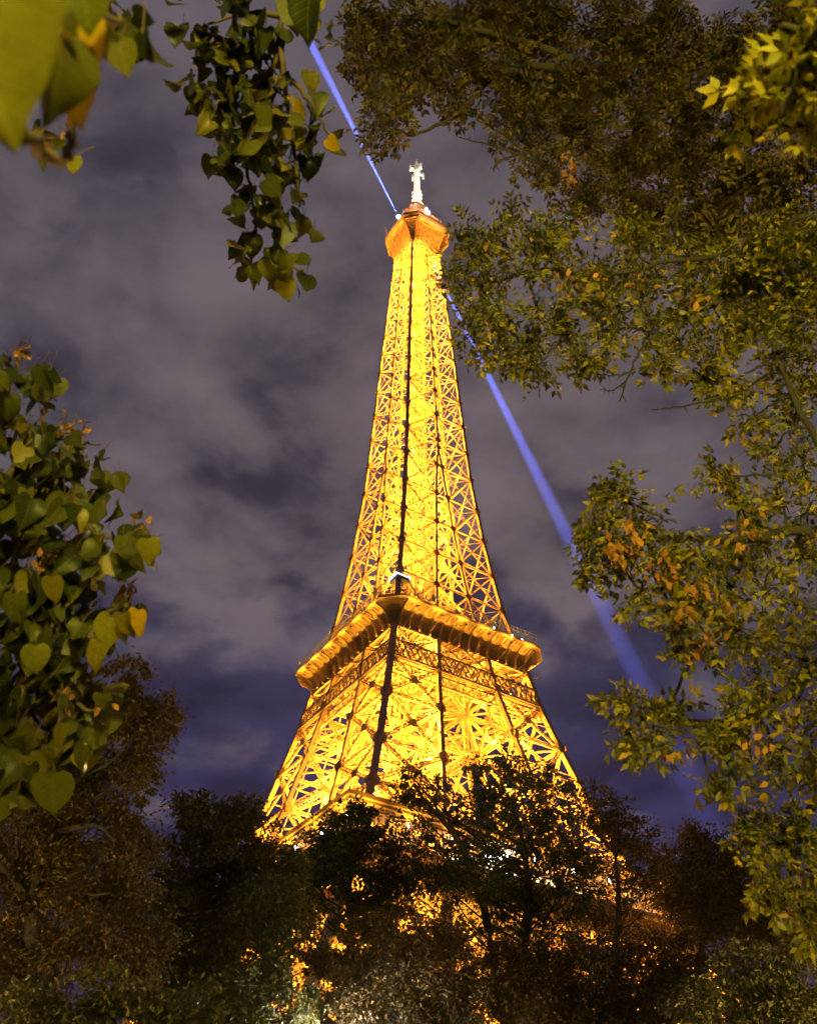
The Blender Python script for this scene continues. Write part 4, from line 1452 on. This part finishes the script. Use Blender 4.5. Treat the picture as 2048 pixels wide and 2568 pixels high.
linden_bough('bough', [t0 - (0, 0, 3.2), at(-350, 1500, 3.0), at(-150, 1350, 2.9), at(-30, 1200, 2.9)],
             [[at(-30, 1200, 2.9), at(60, 1110, 2.9), at(140, 1070, 2.85), at(200, 1120, 2.8), at(250, 1130, 2.8), at(300, 1110, 2.8)], [at(-30, 1200, 2.9), at(80, 1320, 2.8), at(180, 1310, 2.8), at(260, 1270, 2.75), at(285, 1240, 2.7)],
              [at(-60, 1300, 2.9), at(20, 1450, 2.8), at(100, 1540, 2.75), at(150, 1580, 2.7)], [at(-30, 1200, 2.9), at(20, 1000, 2.95), at(80, 920, 2.95), at(150, 930, 2.95), at(210, 935, 2.9)],
              [at(-30, 1150, 2.9), at(-10, 900, 3.0), at(30, 780, 3.0), at(60, 730, 3.0)], [at(80, 1320, 2.8), at(160, 1480, 2.75), at(215, 1490, 2.7)]],
             [(20, 780, 45, 14, 3.0), (65, 800, 38, 10, 3.0), (10, 850, 45, 14, 3.0), (30, 930, 45, 16, 3.0), (90, 950, 55, 22, 2.95), (150, 960, 45, 15, 2.9), (190, 985, 22, 5, 2.9), (20, 1030, 50, 20, 2.95), (90, 1030, 55, 22, 2.9),
              (150, 1040, 45, 14, 2.85), (200, 1060, 25, 6, 2.8), (30, 1120, 50, 18, 2.9), (100, 1140, 40, 10, 2.9), (160, 1150, 45, 12, 2.85), (225, 1165, 30, 7, 2.8), (265, 1135, 32, 8, 2.8), (300, 1140, 22, 5, 2.75),
              (30, 1210, 50, 18, 2.9), (100, 1220, 55, 20, 2.85), (165, 1230, 40, 9, 2.8), (30, 1300, 55, 20, 2.85), (110, 1310, 50, 16, 2.8), (190, 1290, 45, 11, 2.8), (240, 1300, 40, 10, 2.75), (30, 1390, 55, 20, 2.8), (110, 1400, 50, 15, 2.8),
              (170, 1390, 35, 7, 2.75), (30, 1480, 50, 16, 2.75), (100, 1490, 55, 18, 2.75), (165, 1480, 45, 10, 2.7), (40, 1570, 45, 12, 2.7), (110, 1570, 50, 14, 2.7), (160, 1570, 40, 8, 2.7), (105, 1630, 25, 5, 2.65), (60, 1630, 30, 6, 2.65), (-20, 1050, 60, 15, 2.9), (-20, 1400, 60, 15, 2.8)],
             0.070,
             [(75, 1360, 2.5, 72, 0, 8, 0, 2), (232, 1300, 2.55, 80, -5, 10, 0, 2), (262, 1290, 2.5, 72, 8, 40, 0), (292, 1285, 2.5, 76, -5, 50, 0, 1), (112, 1630, 2.4, 105, -2, 12, 0, 2), (260, 1130, 2.6, 66, 5, 5, 0), (310, 1135, 2.6, 70, 8, -25, 0, 2),
              (50, 1590, 2.5, 84, -30, 15, 0, 2), (220, 1460, 2.5, 56, 5, 35, 0), (110, 1215, 2.5, 70, 6, 45, 0), (35, 1250, 2.5, 84, 0, 30, 0), (180, 1570, 2.45, 78, -14, 48, 0), (20, 830, 2.8, 70, -10, 10, 0), (85, 770, 2.8, 68, 14, 40, 0)],
             bracts=[(50, 735, 26, 26, 3.0), (150, 905, 30, 40, 2.9), (105, 1180, 34, 40, 2.7), (300, 1090, 18, 14, 2.8), (210, 1480, 20, 14, 2.7), (270, 1240, 20, 14, 2.7), (130, 1470, 30, 20, 2.65)])

# ------------------------------------------------------------------ ash-like tree from the right with small leaflets
ASH = leaf_mat('ash_leaves', [(0.0, (0.035, 0.042, 0.006)), (0.4, (0.085, 0.090, 0.009)), (0.75, (0.16, 0.145, 0.011)), (0.93, (0.23, 0.18, 0.012)), (1.0, (0.27, 0.15, 0.012))], 0.40, False, 0.45)
ASHY = leaf_mat('ash_leaves_yellow', [(0.0, (0.12, 0.13, 0.010)), (0.6, (0.20, 0.18, 0.012)), (1.0, (0.30, 0.23, 0.014))], 0.45, False, 0.45)
ASHS = leaf_mat('ash_leaves_shaded', [(0.0, (0.035, 0.030, 0.010)), (0.6, (0.065, 0.052, 0.014)), (1.0, (0.12, 0.075, 0.02))], 0.35, False, 0.5)  # ash leaf colour darkened for the self-shadowed high canopy
KEYS = leaf_mat('seed_keys', [(0.0, (0.20, 0.10, 0.02)), (1.0, (0.34, 0.17, 0.03))], 0.4)
AB = np.array([5.6, 3.4, 0.0])
ash = empty('ash_tree', AB)
tag(ash, 'spreading tree with small feathery leaves filling the top and right side', 'tree', 'near trees framing the picture')
tw = MB()
limb(tw, [(0, 0, -.2), (0.0, 0, 1.5), (-0.1, 0, 3.0), (-.05, .1, 5.0), (-.3, .3, 7.5), (-.6, .5, 10)], 0.26, 0.08, 6, 0.01, 12)
trunk_a = tw.build('trunk', BARK, ash, True)


def ash_bough(name, limbs, masses, mat, leaf, dens=1.0, keys=(), twigs=()):
    w = MB()
    lines = []
    for pts, r0, r1 in limbs:
        limb(w, [np.array(p) - AB for p in pts], r0, r1, 6, 0.006, 8)
        lines += curve(pts, 5)
    for pts, r0 in twigs:
        c = curve(pts, 4, 0.004)
        w.tube([p - AB for p in c], list(np.linspace(r0, r0 * .4, len(c))), 5)
        for p in c[1:-1:1]:       # thorns
            w.tube([p - AB, p - AB + rng.normal(size=3) * .018], [r0 * .5, r0 * .15], 4, False)
    lines = np.array(lines)
    P, Nn, T, S = [], [], [], []
    for (u, v, r, d) in masses:
        c = at(u, v, d)
        rr = r * d / PXR
        i = int(np.argmin(((lines - c) ** 2).sum(1)))
        st = lines[i]
        mid = (st + c) / 2 + np.array([0, 0, .08 * np.linalg.norm(c - st)]) + rng.normal(size=3) * .03
        limb(w, [st - AB, mid - AB, c - AB], 0.006 + .006 * np.linalg.norm(c - st), 0.005, 4, 0.004, 5)
        nt_ = 9 if dens > .5 else 5
        for _ in range(nt_):
            e = c + in_ball(1)[0] * rr * np.array([1, 1, .9])
            limb(w, [c - AB, (c + e) / 2 - AB + (0, 0, .02), e - AB], 0.005, 0.0018, 3, 0.003, 4)
            k_ = max(3 if dens > .5 else 2, int(dens * math.pi * rr * rr / (0.12 * leaf * leaf) / nt_))
            for _k in range(k_):
                f = rng.uniform(.25, 1.08)
                P.append(c + (e - c) * f + rng.normal(size=3) * rr * .17)
                T.append((e - c) / (rr + 1e-6) * .6 + rng.normal(size=3) * .55 + np.array([0, 0, -.55]))
                Nn.append(rng.normal(size=3) * .8 + np.array([0, -.25, .35]))
                S.append(leaf * rng.uniform(.6, 1.2))
    b = w.build(name, BARK, ash, True)
    P, Nn, T, S = map(np.array, (P, Nn, T, S))
    scatter('leaves', PINN, P - AB, Nn, T, S, mat, b)
    if keys:
        for (u, v, r, n, d) in keys:
            Q = at(u, v, d) + in_ball(n) * r * d / PXR
            scatter('seed_cluster', SMALL, Q - AB, rng.normal(size=(n, 3)), rng.normal(size=(n, 3)) * .6 + (0, 0, -1), rng.uniform(.03, .055, n), KEYS, b)
    return b


top0 = AB + np.array([-.1, .1, 5.2])
# high dark canopy across the top
ash_bough('bough', [([AB + (-.3, .3, 7.2), at(1900, 100, 8.0), at(1650, 200, 7.6), at(1450, 330, 7.2), at(1250, 150, 7.4), at(1000, 60, 7.2), at(760, 20, 7.0)], .055, .012),
                    ([at(1250, 150, 7.4), at(1060, 150, 7.0), at(960, 240, 6.8), at(870, 285, 6.6)], .03, .008), ([at(1450, 330, 7.2), at(1425, 420, 6.8), at(1432, 500, 6.4)], .045, .035)],
          [(770, 40, 50, 7.0), (760, 110, 30, 6.6), (820, 60, 70, 7.0), (790, 150, 50, 6.8), (850, 140, 60, 7.0), (900, 60, 70, 7.2), (795, 200, 32, 6.6), (800, 265, 22, 6.4), (815, 282, 30, 6.2), (842, 232, 30, 6.5), (930, 160, 60, 6.9), (980, 60, 80, 7.4), (1000, 150, 60, 7.0), (960, 215, 36, 6.8),
           (1070, 60, 80, 7.5), (1080, 160, 70, 7.2), (1060, 240, 46, 6.9), (1160, 60, 80, 7.5), (1170, 170, 80, 7.3), (1130, 270, 60, 7.0), (1260, 60, 80, 7.5), (1270, 180, 80, 7.4), (1220, 290, 80, 7.1), (1360, 70, 80, 7.5), (1370, 190, 80, 7.3), (1320, 310, 80, 7.1), (1150, 350, 50, 6.6), (1230, 400, 70, 6.8),
           (1460, 80, 80, 7.4), (1470, 210, 80, 7.2), (1430, 320, 80, 7.0), (1340, 420, 80, 6.8), (1560, 100, 80, 7.2), (1560, 230, 80, 7.0), (1540, 340, 80, 6.8), (1450, 440, 80, 6.7), (1640, 260, 80, 6.8), (1640, 380, 80, 6.6), (1560, 460, 80, 6.5), (1690, 330, 70, 6.4), (1690, 460, 70, 6.3), (1640, 40, 80, 7), (1710, 160, 70, 6.8)],
          ASHS, 0.13, 2.2, (), [([at(1130, 335, 6.4), at(1085, 322, 6.3), at(1030, 305, 6.3), at(965, 288, 6.3)], .010), ([at(1085, 322, 6.3), at(1045, 345, 6.3), at(1038, 362, 6.3)], .008)])
# middle bough reaching towards the tower
ash_bough('bough', [([top0, at(1850, 480, 5.2), at(1640, 520, 5.0), at(1450, 545, 4.8), at(1280, 575, 4.7), at(1130, 570, 4.6), at(1010, 600, 4.5)], .018, .005), ([at(1640, 520, 5.0), at(1500, 640, 4.8), at(1350, 690, 4.7), at(1200, 710, 4.6)], .013, .005)],
          [(985, 490, 34, 4.6), (1030, 500, 36, 4.6), (1075, 440, 30, 4.8), (1110, 500, 45, 4.7), (970, 570, 34, 4.5), (1020, 580, 45, 4.5), (1090, 580, 50, 4.6), (1170, 560, 50, 4.7), (1170, 480, 50, 4.9), (1000, 650, 40, 4.4), (1060, 660, 45, 4.5), (1000, 720, 40, 4.4), (1060, 735, 40, 4.4), (1120, 720, 40, 4.5), (1130, 650, 45, 4.5),
           (1125, 780, 26, 4.3), (1200, 640, 50, 4.6), (1190, 700, 40, 4.5), (1225, 750, 22, 4.3), (1260, 560, 60, 4.8), (1270, 650, 55, 4.6), (1270, 710, 36, 4.5), (1340, 520, 60, 5.0), (1350, 610, 60, 4.8), (1360, 690, 45, 4.6), (1430, 640, 60, 4.8), (1430, 720, 45, 4.6), (1400, 760, 20, 4.4), (1440, 560, 60, 5.0), (1520, 590, 70, 5.0), (1600, 520, 60, 4.9), (1660, 560, 60, 4.9), (1700, 520, 60, 4.9), (1710, 600, 60, 4.9), (1580, 660, 60, 4.8), (1650, 650, 60, 4.8), (1560, 540, 60, 4.8), (1520, 680, 60, 4.8), (1500, 750, 50, 4.6), (1610, 600, 60, 5.0)],
          ASH, 0.110, 1.6, [(1200, 600, 40, 16, 4.4), (1195, 330, 16, 8, 4.8), (1200, 375, 20, 12, 4.8), (1345, 595, 40, 10, 4.4), (1465, 625, 16, 6, 4.3), (1270, 590, 30, 8, 4.4)],
          [([at(1365, 690, 4.6), at(1345, 740, 4.5), at(1325, 785, 4.5), at(1303, 845, 4.5)], .008), ([at(1325, 785, 4.5), at(1290, 792, 4.5), at(1255, 786, 4.5)], .005), ([at(1318, 800, 4.5), at(1290, 822, 4.5), at(1262, 820, 4.5)], .005)])
# right hand column of foliage with two boughs reaching left
ash_bough('bough', [([AB + (0, 0, 3.6), at(1880, 1200, 4.4), at(1700, 1120, 4.2), at(1560, 1140, 4.0), at(1400, 1130, 3.8), at(1260, 1150, 3.7)], .03, .005), ([at(1880, 1200, 4.4), at(1700, 900, 4.4), at(1640, 760, 4.6), at(1600, 640, 4.8)], .016, .01),
                    ([at(1880, 1250, 4.4), at(1700, 1420, 4.2), at(1560, 1520, 4.0), at(1420, 1520, 3.9), at(1310, 1500, 3.8)], .04, .006), ([at(1880, 1400, 4.4), at(1740, 1650, 4.4), at(1660, 1780, 4.3)], .04, .010)],
          [(1480, 800, 50, 4.6), (1550, 800, 60, 4.6), (1630, 760, 70, 4.7), (1690, 700, 60, 4.7), (1690, 810, 60, 4.6), (1590, 880, 55, 4.5), (1660, 890, 65, 4.5), (1620, 960, 45, 4.4), (1690, 970, 60, 4.4), (1640, 1040, 60, 4.3), (1700, 1080, 60, 4.3), (1500, 1000, 30, 4.1), (1540, 1030, 28, 4.1), (1580, 1080, 45, 4.2),
           (1290, 1030, 30, 3.8), (1320, 1060, 38, 3.8), (1255, 1090, 32, 3.7), (1280, 1140, 45, 3.7), (1350, 1110, 45, 3.8), (1240, 1185, 28, 3.7), (1310, 1190, 42, 3.7), (1380, 1180, 48, 3.8), (1430, 1140, 34, 3.8), (1350, 1250, 38, 3.7), (1420, 1240, 45, 3.8), (1480, 1190, 45, 3.9), (1540, 1150, 45, 4.0), (1600, 1150, 55, 4.1), (1680, 1180, 60, 4.2),
           (1480, 1280, 45, 3.9), (1430, 1310, 28, 3.7), (1540, 1240, 50, 4.0), (1610, 1250, 60, 4.1), (1690, 1280, 60, 4.2), (1470, 1360, 26, 3.7), (1550, 1330, 40, 3.9), (1620, 1350, 60, 4.1), (1690, 1390, 60, 4.2), (1600, 1430, 50, 4.0), (1680, 1480, 60, 4.1), (1600, 1510, 50, 4.0), (1530, 1500, 36, 3.9),
           (1320, 1470, 24, 3.7), (1370, 1490, 34, 3.8), (1430, 1510, 38, 3.8), (1490, 1540, 40, 3.9), (1325, 1550, 24, 3.7), (1385, 1560, 24, 3.7), (1540, 1570, 30, 3.9), (1620, 1580, 45, 4.0), (1700, 1570, 55, 4.1), (1500, 1640, 10, 3.8), (1690, 1640, 40, 4.1),
           (1560, 1720, 28, 4.2), (1610, 1730, 40, 4.3), (1670, 1730, 45, 4.3), (1600, 1790, 40, 4.2), (1660, 1800, 50, 4.3), (1710, 1780, 50, 4.3), (1600, 1860, 26, 4.1), (1660, 1870, 40, 4.2), (1710, 1880, 40, 4.3), (1700, 1950, 30, 4.2)],
          ASH, 0.105, 0.92, [(1330, 1130, 40, 26, 3.6), (1290, 1160, 30, 18, 3.55), (1390, 1200, 36, 20, 3.6), (1470, 1230, 24, 12, 3.7), (1440, 1290, 22, 12, 3.6), (1530, 1270, 24, 10, 3.7), (1480, 1350, 26, 14, 3.65), (1600, 1550, 40, 14, 3.7), (1420, 1580, 26, 10, 3.65), (1560, 1120, 34, 14, 3.8)],
          [([at(1560, 830, 4.5), at(1470, 848, 4.4), at(1420, 858, 4.4), at(1370, 862, 4.4)], .006), ([at(1620, 1000, 4.2), at(1560, 1000, 4.1), at(1500, 1000, 4.1)], .006)])
# nearest spray in the top right corner
ash_bough('bough', [([top0 - (0, 0, 1.0), at(2050, -80, 2.2), at(1800, 20, 1.75), at(1700, 90, 1.65)], .03, .006)],
          [(1705, 40, 30, 1.7), (1665, 110, 24, 1.7), (1705, 120, 30, 1.65), (1712, 200, 26, 1.65), (1650, 170, 18, 1.7), (1610, 165, 9, 1.7), (1605, 215, 9, 1.7), (1680, 210, 18, 1.65), (1730, 20, 50, 1.7), (1690, 270, 10, 1.65)], ASHY, 0.075, 0.45)

# ------------------------------------------------------------------ night air lit by the tower
hz = MB()
hz.box((-1000, -1000, -1.5), (1000, 1100, 331))
HZ = bpy.data.materials.new('haze')
HZ.use_nodes = True
t = HZ.node_tree
t.nodes.clear()
mo = N(t, 'ShaderNodeOutputMaterial')
pvn = N(t, 'ShaderNodeVolumePrincipled')
setin(pvn, Density=0.00005, Anisotropy=0.3)
pvn.inputs['Color'].default_value = (0.95, 0.95, 0.95, 1)
t.links.new(pvn.outputs[0], mo.inputs['Volume'])
tag(hz.build('haze', HZ), kind='stuff')
